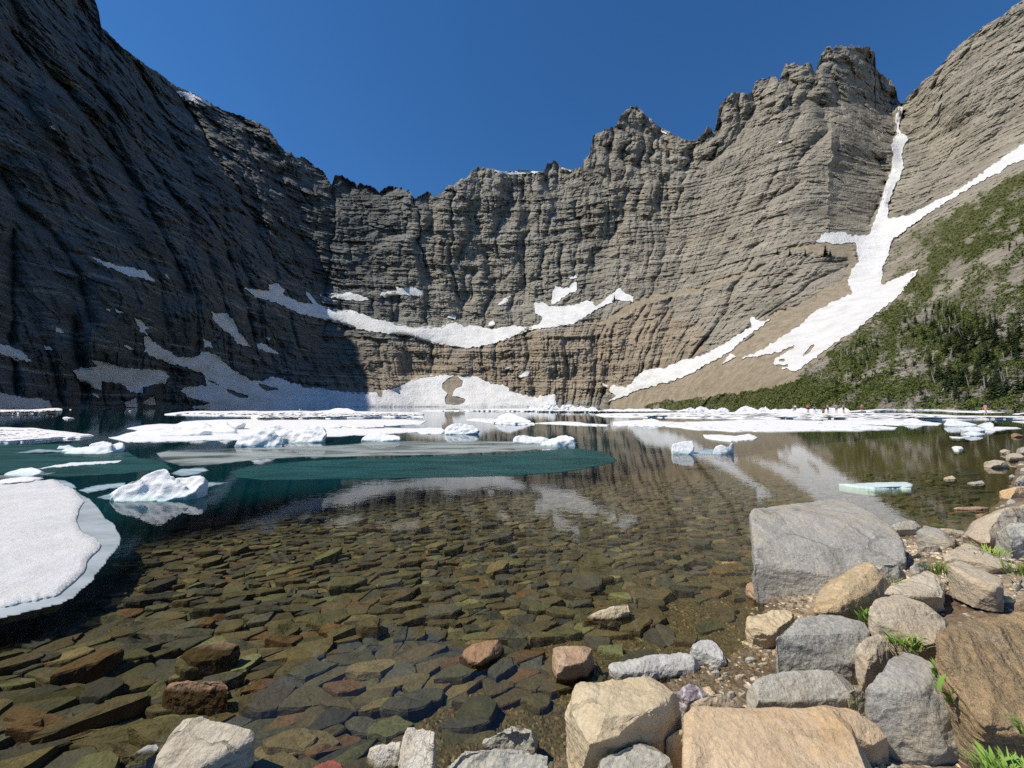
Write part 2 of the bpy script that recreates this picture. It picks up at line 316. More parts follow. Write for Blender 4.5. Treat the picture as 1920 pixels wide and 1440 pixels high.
SP = [
 ([(328,171),(355,173),(398,195),(385,200),(350,187)], 'narrow snow strip just below the skyline of the dark wall'),
 ([(412,292),(420,293),(430,304)], 'tiny snow fleck high on the dark wall'),
 ([(165,480),(185,486),(215,497),(250,503),(272,507),(290,530),(268,522),(235,515),(200,500)], 'slanting snow strip alone halfway up the dark wall'),
 ([(306,513),(312,514),(318,524)], 'small snow fleck beside the slanting strip on the dark wall'),
 ([(457,539),(480,542),(506,546),(503,534),(520,531),(534,543),(530,552),(545,558),(565,568),(590,570),(615,576),(640,583),(660,582),(707,599),(740,606),(773,615),(800,612),(827,615),
   (840,603),(853,602),(870,613),(890,610),(923,618),(960,610),(990,615),(1012,606),(1020,596),(1003,587),(1002,568),(1017,567),(1033,575),(1073,573),(1100,563),(1113,567),(1117,576),
   (1140,557),(1160,540),(1170,548),(1190,558),(1187,565),(1160,563),(1123,577),(1100,592),(1073,608),(1023,615),(993,618),(957,633),(923,645),(880,653),(840,648),(807,643),
   (773,630),(707,623),(673,617),(640,607),(600,597),(560,587),(520,568),(480,557)], 'long curving snow band lying on the ledge above the brown cliff'),
 ([(710,553),(727,547),(745,545),(740,537),(758,540),(770,537),(793,545),(792,555),(755,553),(720,556)], 'oval snow patch alone on the grey wall above the long band'),
 ([(613,550),(640,551),(655,548),(695,560),(680,566),(640,560),(615,557)], 'flat snow patch left of the oval patch above the long band'),
 ([(573,545),(580,550),(597,571),(590,572),(577,558)], 'thin diagonal snow sliver joining the left end of the long band'),
 ([(597,548),(605,556),(635,566),(630,570),(605,568)], 'small hooked snow sliver between the diagonal sliver and the flat patch'),
 ([(1033,570),(1034,550),(1043,535),(1055,542),(1080,527),(1083,543),(1060,555),(1040,570)], 'forked snow patch over the right part of the long band'),
 ([(1067,520),(1080,516),(1082,522),(1070,524)], 'tiny snow spot above the forked patch'),
 ([(933,572),(945,560),(958,553),(955,565),(940,572)], 'small slanting snow patch left of the forked patch'),
 ([(838,595),(845,587),(855,592),(854,599)], 'small snow lump above the peak of the long band'),
 ([(917,604),(926,600),(928,610),(915,612)], 'small snow fleck at the foot of the grey spur'),
 ([(940,690),(958,688),(950,693)], 'small snow fleck on the orange ledge of the cliff'),
 ([(970,706),(985,698),(995,695),(990,705),(978,708)], 'small snow wedge on the orange cliff above the lake'),
 ([(1140,753),(1155,741),(1128,720),(1145,722),(1175,727),(1205,695),(1218,692),(1245,690),(1280,675),(1305,670),(1340,655),(1380,630),(1410,612),(1405,598),(1410,592),(1425,603),(1445,598),
   (1432,610),(1400,630),(1370,660),(1330,680),(1290,703),(1250,717),(1200,730),(1165,745)], 'long diagonal snow tongue running down beside the tan scree to the lake'),
 ([(1353,684),(1363,670),(1370,662),(1380,668),(1365,677)], 'small snow wedge standing on the scree by the long tongue'),
 ([(395,583),(405,587),(425,587),(440,603),(445,620),(455,630),(470,650),(445,645),(440,635),(415,615),(400,600)], 'broad slanting snow patch in the middle of the dark lower wall'),
 ([(478,643),(495,645),(525,663),(510,663),(485,653)], 'ragged snow strip below the broad slanting patch'),
 ([(500,632),(507,634),(503,639)], 'snow dot beside the ragged strip'), ([(380,636),(392,640),(400,651),(383,650)], 'small snow triangle above the great shaded snowfield'),
 ([(250,597),(262,601),(280,615),(270,618),(277,629),(262,620)], 'branched snow sliver above the top of the great shaded snowfield'),
 ([(232,647),(240,648),(252,656),(238,653)], 'thin snow fleck left of the great shaded snowfield'), ([(104,612),(112,616),(122,625),(106,623)], 'small snow fleck low on the darkest wall, upper of two'),
 ([(82,648),(92,650),(100,657),(84,655)], 'small snow fleck low on the darkest wall, lower of two'), ([(197,579),(207,580),(206,584)], 'snow dot on the dark wall, left of a pair'),
 ([(215,580),(228,584),(232,588),(218,585)], 'snow dot on the dark wall, right of a pair'), ([(-20,642),(0,645),(20,650),(40,658),(62,680),(30,675),(0,662),(-20,658)], 'shaded snow ramp cut by the left edge of the view'),
 ([(-60,730),(0,736),(40,745),(75,747),(92,753),(99,766),(-60,768)], 'smooth shaded snowbank at the water below the darkest wall'),
 ([(137,695),(150,690),(182,689),(172,675),(200,680),(220,687),(250,692),(280,693),(305,695),(318,705),(310,718),(285,722),(268,727),(268,738),(245,735),(230,720),(190,715),(190,733),(170,725),(150,715)],
  'shaded dirty snow slab perched on the dark lower rocks'),
 ([(170,735),(178,737),(190,748),(180,745)], 'sliver of snow under the perched dirty slab'), ([(233,756),(245,750),(255,745),(258,763),(238,763)], 'small snow wedge at the waterline, left of two'),
 ([(268,756),(278,748),(289,743),(292,758),(280,760)], 'small snow wedge at the waterline, right of two'),
 ([(560,766),(590,757),(612,744),(630,733),(672,737),(705,735),(740,728),(770,715),(790,705),(830,703),(852,705),(895,706),(920,720),(945,722),(960,735),(1000,745),(1020,742),(1040,738),(1045,766)], None),
 ([(270,633),(278,632),(295,645),(310,655),(330,668),(358,671),(372,668),(376,660),(393,660),(410,668),(420,680),(440,695),(470,712),(490,716),(503,712),(506,705),(540,715),(570,725),(620,731),(634,733),(618,745),(596,767),(340,767),(400,756),(352,744),(338,733),(345,727),(388,722),(385,712),(380,700),(345,687),(320,683),(290,670),(270,660)], 'great shaded snowfield sweeping down the foot of the dark wall to the lake'),
 ([(1686,199),(1695,201),(1690,215),(1685,245),(1702,257),(1690,290),(1695,315),(1680,345),(1665,380),(1665,410),(1700,405),(1750,380),(1780,365),(1820,340),(1860,310),(1925,265),(1990,225),(1990,262),(1925,300),(1900,305),(1870,325),(1830,345),
   (1780,375),(1740,400),(1700,430),(1672,450),(1665,480),(1655,500),(1652,535),(1700,512),(1724,505),(1700,535),(1680,560),(1640,590),(1610,615),(1570,640),(1530,670),(1490,698),(1475,690),(1462,692),(1480,685),
   (1450,682),(1455,672),(1480,655),(1500,647),(1488,648),(1460,660),(1420,668),(1390,672),(1430,655),(1500,610),(1525,585),(1560,567),(1600,550),(1590,530),(1595,510),(1610,490),(1605,455),(1570,457),(1530,453),(1545,437),(1580,435),
   (1600,443),(1630,440),(1640,415),(1650,385),(1660,350),(1672,320),(1675,290),(1672,270),(1683,248),(1680,220)], 'big branching snow couloir falling from the notch to the scree'),
 ([(921,317),(938,321),(955,323),(972,320),(985,320),(1000,321),(1015,323),(1000,325),(960,328),(935,325)], 'thin snow cornice along the middle of the skyline'),
 ([(1053,314),(1062,317),(1072,320),(1060,322)], 'tiny snow cornice right of the small rounded summit'), ([(1240,244),(1252,248),(1250,252),(1240,247)], 'snow fleck on the shoulder of the pointed peak'),
 ([(1196,232),(1204,233),(1198,235)], 'snow dot near the top of the pointed peak'), ([(1459,267),(1468,264),(1465,269)], 'lone snow dot on the slope below the towers'),
]
snowy = np.zeros(GU.shape, bool)
for poly, _l in SP:
    if 'skyline' in (_l or '') or 'peak' in (_l or ''): continue
    lo = [min(p[k] for p in poly) for k in (0, 1)]; hi = [max(p[k] for p in poly) for k in (0, 1)]
    m = (GU > lo[0]) & (GU < hi[0]) & (GV > lo[1]) & (GV < hi[1]); snowy[m] |= inpoly(GU[m], GV[m], poly)
def blur(A, r):
    for ax in (0, 1):
        B = A * 0
        for k in range(-r, r + 1): B = B + np.roll(A, k, ax)
        A = B / (2 * r + 1)
    return A
sn = blur(blur(snowy.astype(np.float32), 3), 2); soft = soft * (1 - .8 * np.clip(sn * 1.3, 0, 1))
edge = sstep(0, .02, tt)[None]
DY = BY + disp * sc_ * soft * (.35 + .65 * edge)
MU, MV, MY = GU, GV, DY
MP = np.stack([rx * DY, DY, EYE + rz * DY], -1)
MP[:, 0, 2] = -3

idx = (np.arange(NU)[:, None] * NT_ + np.arange(NT_)[None])
Q = np.stack([idx[:-1, :-1], idx[1:, :-1], idx[1:, 1:], idx[:-1, 1:]], -1).reshape(-1, 4)
zid = np.where(hill, 2, np.where(scree, 1, 0))
qz = zid[:-1, :-1].reshape(-1)
masks = np.stack([hill | 0, scree | bench, lowcliff], -1).astype(np.float32)
# vegetation density on the hill
veg = np.clip(fbm(GU / 42, GV / 30 + GU / 70, 0, 71, 4, .6) * 1.5 + np.where(GV > 560, .78, .80), 0, 1) * hill
bands = np.clip(1 - np.abs((GV - 520 + (GU - 1700) * .85) / 60), 0, 1) * hill * (GV < 560)
rocky = (inpoly(GU + w2 * 9, GV + w2 * 9, [(1760,520),(1800,500),(1925,440),(1925,640),(1860,640),(1830,590),(1760,560)])
         | inpoly(GU + w2 * 9, GV + w2 * 6, [(1640,770),(1700,730),(1760,735),(1800,715),(1890,690),(1925,690),(1925,715),(1870,755),(1860,775)])
         | inpoly(GU + w2 * 9, GV + w2 * 6, [(1655,455),(1700,430),(1740,470),(1740,500),(1690,520),(1655,525)])
         | inpoly(GU + w2 * 12, GV + w2 * 8, [(1660,690),(1700,660),(1760,680),(1740,710),(1680,705)]))
veg = np.where(rocky, np.clip(veg - .45, 0, 1) * .9, np.clip(veg + bands * .6, 0, 1))
shoreveg = inpoly(GU + w2 * 12, GV + w2 * 4, [(1240,756),(1300,752),(1345,738),(1400,742),(1440,725),(1500,710),(1560,720),(1560,780),(1240,780)])
veg = np.where(shoreveg, 1, veg)
masks[..., 0] = veg
extra = [(MP[:, -1] * [1.03, 1.03, 1] + [0, 0, -6]), (MP[:, -1] * [1.35, 1.35, .5]), (MP[:, -1] * [1.6, 1.6, 0] + [0, 0, -3])]

m_mtn = NT('mountain_rock')
def rock_wall_mat(n, col_attr='zones'):
    P = n.pos(); at = n.N('Attribute', attribute_name=col_attr); sep = n.N('SeparateColor'); n.L(at.outputs['Color'], sep.inputs[0])
    V, S, Lc = sep.outputs[0], sep.outputs[1], sep.outputs[2]
    layer = n.map(P, (.012, .012, .16)); big = n.noise(P, .009, 6, .6); mid = n.noise(P, .05, 8, .65); fine = n.noise(P, .45, 8, .7)
    streak = n.noise(n.map(P, (.09, .09, .006)), 1, 7, .6); lay = n.noise(layer, 1, 10, .72, .4)
    rock = n.mix(n.ramp(lay, [(.3, 0.), (.7, 1.)]), (.20, .182, .158), (.45, .41, .35))
    rock = n.mix(n.ramp(mid, [(.35, 0.), (.75, 1.)]), rock, (.29, .275, .235))
    rock = n.mix(n.math('MULTIPLY', n.ramp(streak, [(.55, 0.), (.75, 1.)]), .5), rock, (.50, .47, .41))
    rock = n.mix(n.math('MULTIPLY', n.ramp(big, [(.5, 0.), (.68, 1.)]), .35), rock, (.25, .215, .175))
    green = n.math('MULTIPLY', n.ramp(n.noise(P, .03, 7, .7), [(.55, 0.), (.72, 1.)]), .28)
    rock = n.mix(green, rock, (.21, .235, .13))
    lowc = n.mix(n.ramp(n.noise(P, .045, 8, .7), [(.32, 0.), (.62, 1.)]), (.24, .195, .14), (.46, .335, .215))
    rock = n.mix(1., rock, (.95, .965, .945), 'MULTIPLY')
    patch = n.noise(n.map(P, (.016, .016, .026), loc=(8, 1, 5)), 1, 9, .68, .5); rock = n.mix(1., rock, n.ramp(patch, [(.34, .58), (.5, 1.), (.68, 1.2)]), 'MULTIPLY')
    rust = n.ramp(n.noise(n.map(P, (.05, .05, .02), loc=(1, 6, 2)), 1, 8, .7, .3), [(.58, 0.), (.72, .5)]); rock = n.mix(rust, rock, (.33, .235, .155))
    sx_ = n.N('SeparateXYZ'); n.L(P, sx_.inputs[0]); mr = n.N('MapRange'); n.L(sx_.outputs[0], mr.inputs[0]); mr.inputs[1].default_value = 60; mr.inputs[2].default_value = 330
    rock = n.mix(n.math('MULTIPLY', mr.outputs[0], .28), rock, n.mix(1., rock, (1.28, 1.10, .86), 'MULTIPLY'))
    rock = n.mix(n.math('MULTIPLY', Lc, .52), rock, lowc)
    rock = n.mix(1., rock, n.ramp(fine, [(.25, .42), (.75, 1.5)]), 'MULTIPLY')
    sandy = n.mix(n.ramp(n.noise(P, .12, 8, .7), [(.3, 0.), (.7, 1.)]), (.29, .24, .17), (.43, .365, .265))
    sandy = n.mix(1., sandy, n.ramp(n.noise(P, 1.6, 6, .8), [(.3, .7), (.7, 1.2)]), 'MULTIPLY')
    rill = n.noise(n.map(P, (.16, .16, .02)), 1, 7, .65); sandy = n.mix(n.ramp(rill, [(.46, 0.), (.62, .55)]), sandy, (.20, .155, .10))
    c = n.mix(S, rock, sandy)
    gr = n.mix(n.ramp(n.noise(P, .22, 8, .75), [(.3, 0.), (.7, 1.)]), (.055, .065, .022), (.155, .155, .06))
    gr = n.mix(1., gr, n.ramp(n.noise(P, 1.4, 6, .8), [(.3, .45), (.7, 1.4)]), 'MULTIPLY')
    gm = n.math('MULTIPLY', V, n.ramp(n.noise(P, .35, 8, .75), [(.30, 0.), (.46, 1.)]))
    c = n.mix(gm, c, gr)
    mr2 = n.N('MapRange'); n.L(sx_.outputs[0], mr2.inputs[0]); mr2.inputs[1].default_value = -330; mr2.inputs[2].default_value = -180; mr2.inputs[3].default_value = .50; mr2.inputs[4].default_value = 1.  # shade painted into the left wall: its colour darkened, then cooled below
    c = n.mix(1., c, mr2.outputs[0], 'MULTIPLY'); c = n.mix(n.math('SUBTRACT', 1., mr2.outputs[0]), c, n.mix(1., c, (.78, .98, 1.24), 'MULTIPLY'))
    thin = n.noise(n.map(P, (.02, .02, .75)), 1, 6, .65, .25); c = n.mix(n.math('MULTIPLY', n.ramp(thin, [(.36, 1.), (.46, 0.)]), n.math('SUBTRACT', .62, n.math('MULTIPLY', n.math('MAXIMUM', V, S), .62))), c, (.075, .07, .062))
    thin2 = n.noise(n.map(P, (.012, .012, .33), loc=(4, 9, 2)), 1, 6, .65, .2); c = n.mix(n.math('MULTIPLY', n.ramp(thin2, [(.54, 0.), (.66, 1.)]), n.math('SUBTRACT', .5, n.math('MULTIPLY', n.math('MAXIMUM', V, S), .5))), c, (.52, .48, .41))
    b = n.bump(lay, .55, 4.0); b = n.bump(thin, .5, 1.5, b); b = n.bump(n.noise(n.map(P, (.3, .3, .12)), 1, 10, .72), .7, 2.6, b); b = n.bump(fine, .5, .8, b)
    return n.fin(c, .95, b, .12)
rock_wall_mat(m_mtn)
def sub_obj(name, sel, label_kind, tail=False):
    q = Q[sel]; used, inv = np.unique(q, return_inverse=True); V = MP.reshape(-1, 3)[used]; F = inv.reshape(q.shape)
    C = masks.reshape(-1, 3)[used]
    if tail:
        top = np.searchsorted(used, idx[:, -1]); n0 = len(V); rows = [top]
        for k, e in enumerate(extra):
            V = np.concatenate([V, e]); rows.append(n0 + k * NU + np.arange(NU)); C = np.concatenate([C, np.zeros((NU, 3), np.float32)])
        for a, b in zip(rows, rows[1:]): F = np.concatenate([F, np.stack([a[:-1], a[1:], b[1:], b[:-1]], -1)])
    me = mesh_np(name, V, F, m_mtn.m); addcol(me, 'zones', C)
    return put(name, me, kind='structure')
hl = hill.copy(); hl[:, -2:] = False
qz = np.where(hl, 2, np.where(scree, 1, 0))[:-1, :-1].reshape(-1)
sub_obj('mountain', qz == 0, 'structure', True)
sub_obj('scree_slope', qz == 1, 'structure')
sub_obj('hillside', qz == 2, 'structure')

# smooth envelope of the wall that snow lies on
def shift_min(A, r):
    for ax in (0, 1):
        B = A.copy()
        for k in range(1, r + 1): B = np.minimum(B, np.minimum(np.roll(A, k, ax), np.roll(A, -k, ax)))
        A = B
    return A
RU, RV = np.meshgrid(np.arange(-300, 2200, 2.5), np.arange(-300, 800, 2.5), indexing='ij')
RVL = np.arange(-300, 800, 2.5)
def regular(G):
    """a terrain layer resampled to an even lattice of directions"""
    R0 = np.stack([np.interp(-RVL, -GV[k], G[k]) for k in range(NU)]); R0 = np.where(RVL[None] < vs[:, None] + 3, np.take_along_axis(R0, np.minimum(np.searchsorted(RVL, vs + 3), len(RVL) - 1)[:, None], 1), R0)
    return bilin(R0, np.interp(RU, us, np.arange(NU)), (RV + 300) / 2.5)
RY = regular(MY)
ENV = (.4 * blur(blur(shift_min(RY, 1), 2), 1) + .6 * blur(blur(RY, 2), 1)) * .9994
def samp(G, u, v): return bilin(G, (np.asarray(u, float) + 300) / 2.5, (np.asarray(v, float) + 300) / 2.5)

def grid_in_outline(poly, step, holes=()):
    """quads of a lattice inside an outline, rim vertices pulled onto the outline"""
    xs = [p[0] for p in poly]; ys = [p[1] for p in poly]
    sx, sy = step if hasattr(step, '__len__') else (step, step)
    nx = max(3, int((max(xs) - min(xs)) / sx) + 3); ny = max(3, int((max(ys) - min(ys)) / sy) + 3)
    gx = np.linspace(min(xs) - sx, max(xs) + sx, nx); gy = np.linspace(min(ys) - sy, max(ys) + sy, ny)
    U, V = np.meshgrid(gx, gy, indexing='ij'); ins = inpoly(U, V, poly); d, bx, by = polydist(U, V, poly)
    for h in holes:
        ih = inpoly(U, V, h); dh, hx, hy = polydist(U, V, h)
        m = ih & ins; bx = np.where(m, hx, bx); by = np.where(m, hy, by); ins &= ~ih; d = np.minimum(d, dh)
    cellin = ins[:-1, :-1].astype(int) + ins[1:, :-1] + ins[1:, 1:] + ins[:-1, 1:]
    ok = cellin >= 1
    I = np.arange(nx * ny).reshape(nx, ny)
    q = np.stack([I[:-1, :-1], I[1:, :-1], I[1:, 1:], I[:-1, 1:]], -1)[ok]
    Un = np.where(ins, U, bx).ravel(); Vn = np.where(ins, V, by).ravel(); dn = np.where(ins, d, 0).ravel()
    used, inv = np.unique(q, return_inverse=True)
    return Un[used], Vn[used], dn[used], inv.reshape(-1, 4)
def rim_edges(F):
    e = np.concatenate([F[:, [0, 1]], F[:, [1, 2]], F[:, [2, 3]], F[:, [3, 0]]]); k = np.sort(e, 1)
    _, inv, cnt = np.unique(k, axis=0, return_inverse=True, return_counts=True)
    return e[cnt[inv.ravel()] == 1]

m_snow = NT('snow'); P = m_snow.pos()
c = m_snow.mix(m_snow.ramp(m_snow.noise(m_snow.map(P, (.05, .05, .12)), 1, 7, .65), [(.4, 0.), (.75, 1.)]), (.80, .80, .79), (.60, .58, .53))
run = m_snow.noise(m_snow.map(P, (.35, .35, .03)), 1, 6, .6); c = m_snow.mix(m_snow.math('MULTIPLY', m_snow.ramp(run, [(.5, 0.), (.7, 1.)]), .4), c, (.60, .58, .55))
c = m_snow.mix(m_snow.math('MULTIPLY', m_snow.ramp(m_snow.noise(P, .35, 8, .75), [(.6, 0.), (.72, 1.)]), .35), c, (.42, .37, .30))
SNOW = m_snow.fin(c, .7, m_snow.bump(m_snow.noise(m_snow.map(P, (.3, .3, .12)), 1, 8, .65), .8, 3.0), .2)
def snow_patch(poly, label, holes=(), rough=1.0, step=1.5, lift=.25, thick=7, group='snow patches on the mountain walls', seed=0):
    n = len(poly); seed = seed or int(sum(p[0] for p in poly)) % 997
    op = rough_outline(poly, 2.5, 3.4 * rough, seed); hs = [rough_outline(h, 4, 1.2, seed + 5) for h in holes]
    u, v, d, F = grid_in_outline(op, step, hs)
    y = samp(ENV, u, v); y = y - (.1 + .14 * np.minimum(d, 7) + fbm(u / 14, v / 9, 0, seed, 3) * .9) * np.clip(y / 700, .25, 1)
    V = at_y(u, v, y); R = rim_edges(F); ru, rinv = np.unique(R, return_inverse=True); rinv = rinv.reshape(-1, 2)
    back = at_y(u[ru], v[ru], y[ru] + thick * np.clip(y[ru] / 500, .4, 1.5)); n0 = len(V)
    F2 = np.stack([R[:, 1], R[:, 0], n0 + rinv[:, 0], n0 + rinv[:, 1]], -1)
    V = np.concatenate([V, back]); c0 = V.mean(0)
    me = mesh_np('snow_patch', V - c0, np.concatenate([F, F2]), SNOW, True)
    return put('snow_patch', me, c0, label=label, cat='snow patch', group=group)
for i, (poly, lab) in enumerate(SP):
    if lab is None:
        snow_patch(poly, 'bright sunlit snow apron with a bare tan rock patch at the back of the lake', seed=77, thick=14,
                   holes=[[(843,708),(856,704),(868,714),(866,724),(856,728),(850,735),(848,743),(862,744),(873,749),(870,756),(852,760),(836,758),(833,746),(840,738),(830,729),(829,720)],
                          [(711,727),(718,733),(716,746),(710,744),(707,735)], [(938,739),(950,738),(945,742)]])
    elif 'couloir' in lab:
        snow_patch(poly, lab, holes=[[(1505,668),(1520,648),(1530,645),(1518,660),(1508,668)], [(1450,676),(1475,672),(1470,678)]], seed=i + 3, thick=6)
    elif 'great shaded' in lab:
        snow_patch(poly, lab, holes=[[(420,728),(438,733),(466,742),(464,747),(448,745),(430,737)], [(482,718),(505,724),(526,730),(500,733),(490,728)], [(385,712),(395,714),(420,724),(405,722)]], seed=i + 3, thick=10)
    else: snow_patch(poly, lab, seed=i + 3, thick=1.5 if ('skyline' in lab or 'peak' in lab) else 5, rough=.6 if max(p[0] for p in poly) - min(p[0] for p in poly) < 40 else 1)

# ------------------------------------------------------------------ lake, lake bed and bank
SHP = [(700,1560),(850,1500),(1040,1436),(1130,1330),(1280,1272),(1392,1225),(1420,1185),(1440,1130),(1520,1075),(1640,1010),(1700,990),(1790,1003),(1822,985),(1850,962),(1885,930),(1900,895),(1908,862),(1925,835),(1990,812),(2200,795)]
sp = at_z(np.array([p[0] for p in SHP]), np.array([p[1] for p in SHP]))[:, :2]
LAND = [tuple(p) for p in sp] + [(160, 60), (160, -60), (-60, -60), (-60, -1.5), (-4, -.6)]
def land_d(X, Y):
    """signed distance to the waterline, positive on land"""
    d, _, _ = polydist(X, Y, LAND); return np.where(inpoly(X, Y, LAND), d, -d)
def ground_z(X, Y, fine=True):
    X = np.asarray(X, float); Y = np.asarray(Y, float); d = land_d(X, Y)
    up = .015 + .07 * np.maximum(d, 0); up = up + .27 * np.exp(-((X - 3.9) ** 2 / 1.6 + (Y - 2.9) ** 2 / 1.1)); up = np.minimum(up, .6)
    dn = -(.05 + .075 * np.maximum(-d, 0)) - .12 * np.maximum(-d - 7, 0) ** 1.15
    z = np.where(d > 0, up, np.maximum(dn, -4.5)) * 1.
    if fine:
        z = z + fbm(X * 2.2, Y * 2.2, 0, 81, 4, .55) * .03 * np.clip(.5 + np.abs(d) * .6, .5, 1.3)
        z = z + np.clip(pn(X * 22, Y * 22, 0, 82), -.3, 1) * .006 + np.clip(pn(X * 50, Y * 50, 0, 83), -.2, 1) * .004
    return z
gy = np.concatenate([[-60, -20, -6, -2], np.geomspace(.6, 14, 420), np.geomspace(15, 900, 40)])
gr = np.concatenate([np.linspace(-6, -1.8, 24), np.linspace(-1.75, 1.75, 620), np.linspace(1.8, 6, 24)])
GX = gr[None] * np.maximum(gy, 2.0)[:, None] * np.where(gy < 0, 20, 1)[:, None]; GY = np.repeat(gy[:, None], len(gr), 1)
GZ = ground_z(GX, GY); GZ = np.where(GY > 60, np.minimum(GZ, -3.), GZ)
I = np.arange(GX.size).reshape(GX.shape)
F = np.stack([I[:-1, :-1], I[:-1, 1:], I[1:, 1:], I[1:, :-1]], -1).reshape(-1, 4)
mg = NT('gravel_and_soil'); P = mg.pos(); sx = mg.N('SeparateXYZ'); mg.L(P, sx.inputs[0])
cell = mg.N('TexVoronoi', feature='F1'); mg.L(P, cell.inputs['Vector']); cell.inputs['Scale'].default_value = 42
cell2 = mg.N('TexVoronoi', feature='F1'); mg.L(P, cell2.inputs['Vector']); cell2.inputs['Scale'].default_value = 95
bri = mg.N('SeparateColor'); mg.L(cell.outputs['Color'], bri.inputs[0])
wet = mg.mix(mg.noise(P, 3, 6, .65), (.045, .032, .017), (.13, .095, .05)); wet = mg.mix(mg.ramp(bri.outputs[0], [(0, 0.), (1, 1.)]), wet, (.17, .125, .07))
drys = mg.mix(mg.ramp(mg.noise(P, 1.7, 7, .7), [(.38, 0.), (.62, 1.)]), (.105, .066, .042), (.40, .32, .22))
drys = mg.mix(mg.ramp(mg.math('MULTIPLY', bri.outputs[1], mg.noise(P, 2.2, 5, .6)), [(.42, 0.), (.5, 1.)]), drys, (.55, .46, .35))
land = mg.ramp(sx.outputs[2], [(.5, 0.), (.53, 1.)])
zz = mg.math('ADD', mg.math('MULTIPLY', sx.outputs[2], 1.), .5); n_ = mg.N('ValToRGB'); mg.L(zz, n_.inputs[0]); n_.color_ramp.elements[0].position = .5; n_.color_ramp.elements[1].position = .56
col = mg.mix(n_.outputs[0], wet, drys); col = mg.mix(1., col, mg.ramp(mg.noise(P, 40, 4, .7), [(.3, .6), (.7, 1.35)]), 'MULTIPLY')
b = mg.bump(cell.outputs['Distance'], .8, .012); b = mg.bump(cell2.outputs['Distance'], .6, .005, b)
mg.fin(col, .9, b, .2)
put('ground', mesh_np('ground', np.stack([GX, GY, GZ], -1).reshape(-1, 3), F, mg.m, True), kind='structure')

# water: mirror-like surface over clear shallows; suspended rock flour fills the deep part
mw = NT('lake_water'); P = mw.pos(); nn = mw.n; mw.n.remove(mw.b)
def wav(sc, s): return mw.noise(mw.map(P, (sc, sc * s, 1)), 1, 3, .5)
near = mw.bump(wav(2.2, 1.6), 1., .0010); near = mw.bump(wav(9, 1.4), 1., .00055, near)
s_xyz = mw.N('SeparateXYZ'); mw.L(P, s_xyz.inputs[0])
gl = mw.N('BsdfGlossy'); gl.inputs['Roughness'].default_value = .015; mw.L(near, gl.inputs['Normal']); gl.inputs['Color'].default_value = (.95, .97, 1, 1)
tr = mw.N('BsdfTransparent'); tr.inputs[0].default_value = (.86, .88, .76, 1)
df = mw.N('BsdfDiffuse')
mw.L(mw.mix(mw.ramp(mw.noise(P, .35, 5, .6), [(.3, 0.), (.7, 1.)]), (.001, .020, .025), (.003, .045, .048)), df.inputs[0])
attr = mw.N('Attribute', attribute_name='silt'); ml = mw.N('MixShader'); mw.L(attr.outputs['Fac'], ml.inputs[0]); mw.L(tr.outputs[0], ml.inputs[1]); mw.L(df.outputs[0], ml.inputs[2])
fr = mw.N('Fresnel'); fr.inputs[0].default_value = 1.37; mw.L(near, fr.inputs[1])
mm = mw.N('MixShader'); mw.L(fr.outputs[0], mm.inputs[0]); mw.L(ml.outputs[0], mm.inputs[1]); mw.L(gl.outputs[0], mm.inputs[2])
mw.L(mm.outputs[0], mw.out.inputs[0])
wy = np.concatenate([[-50, 0], np.geomspace(.8, 60, 160), np.geomspace(66, 1000, 20)]); wr = np.concatenate([np.linspace(-7, -2, 20), np.linspace(-1.9, 1.9, 200), np.linspace(2, 7, 20)])
WX = wr[None] * np.maximum(wy, 2)[:, None]; WY = np.repeat(wy[:, None], len(wr), 1)
# clear-water limit: nearer on the left, where the floor drops away, far out on the right
LIM = [(-40,1130),(60,1120),(150,1085),(215,1040),(240,985),(330,965),(450,945),(620,925),(800,905),(1000,897),(1160,880),(1300,835),(1500,812),(1700,803),(1990,795)]
lp = at_z(np.array([p[0] for p in LIM]), np.array([p[1] for p in LIM]))[:, :2]
CLEAR = [tuple(p) for p in lp] + [(200, 50), (200, -60), (-60, -60), (-30, 2.)]
dd, _, _ = polydist(WX, WY, CLEAR); sd = np.where(inpoly(WX, WY, CLEAR), -dd, dd) / np.maximum(WY, 1)
silt = np.clip(sstep(-.10, .22, sd + .04 * fbm(WX / 2, WY / 2, 0, 91, 3)) * .97, 0, .97)
I = np.arange(WX.size).reshape(WX.shape); F = np.stack([I[:-1, :-1], I[:-1, 1:], I[1:, 1:], I[1:, :-1]], -1).reshape(-1, 4)
me = mesh_np('lake_water', np.stack([WX, WY, WX * 0], -1).reshape(-1, 3), F, mw.m, True)
at_ = me.attributes.new('silt', 'FLOAT', 'POINT'); at_.data.foreach_set('value', silt.ravel().astype(np.float32))
put('lake_water', me, kind='structure')

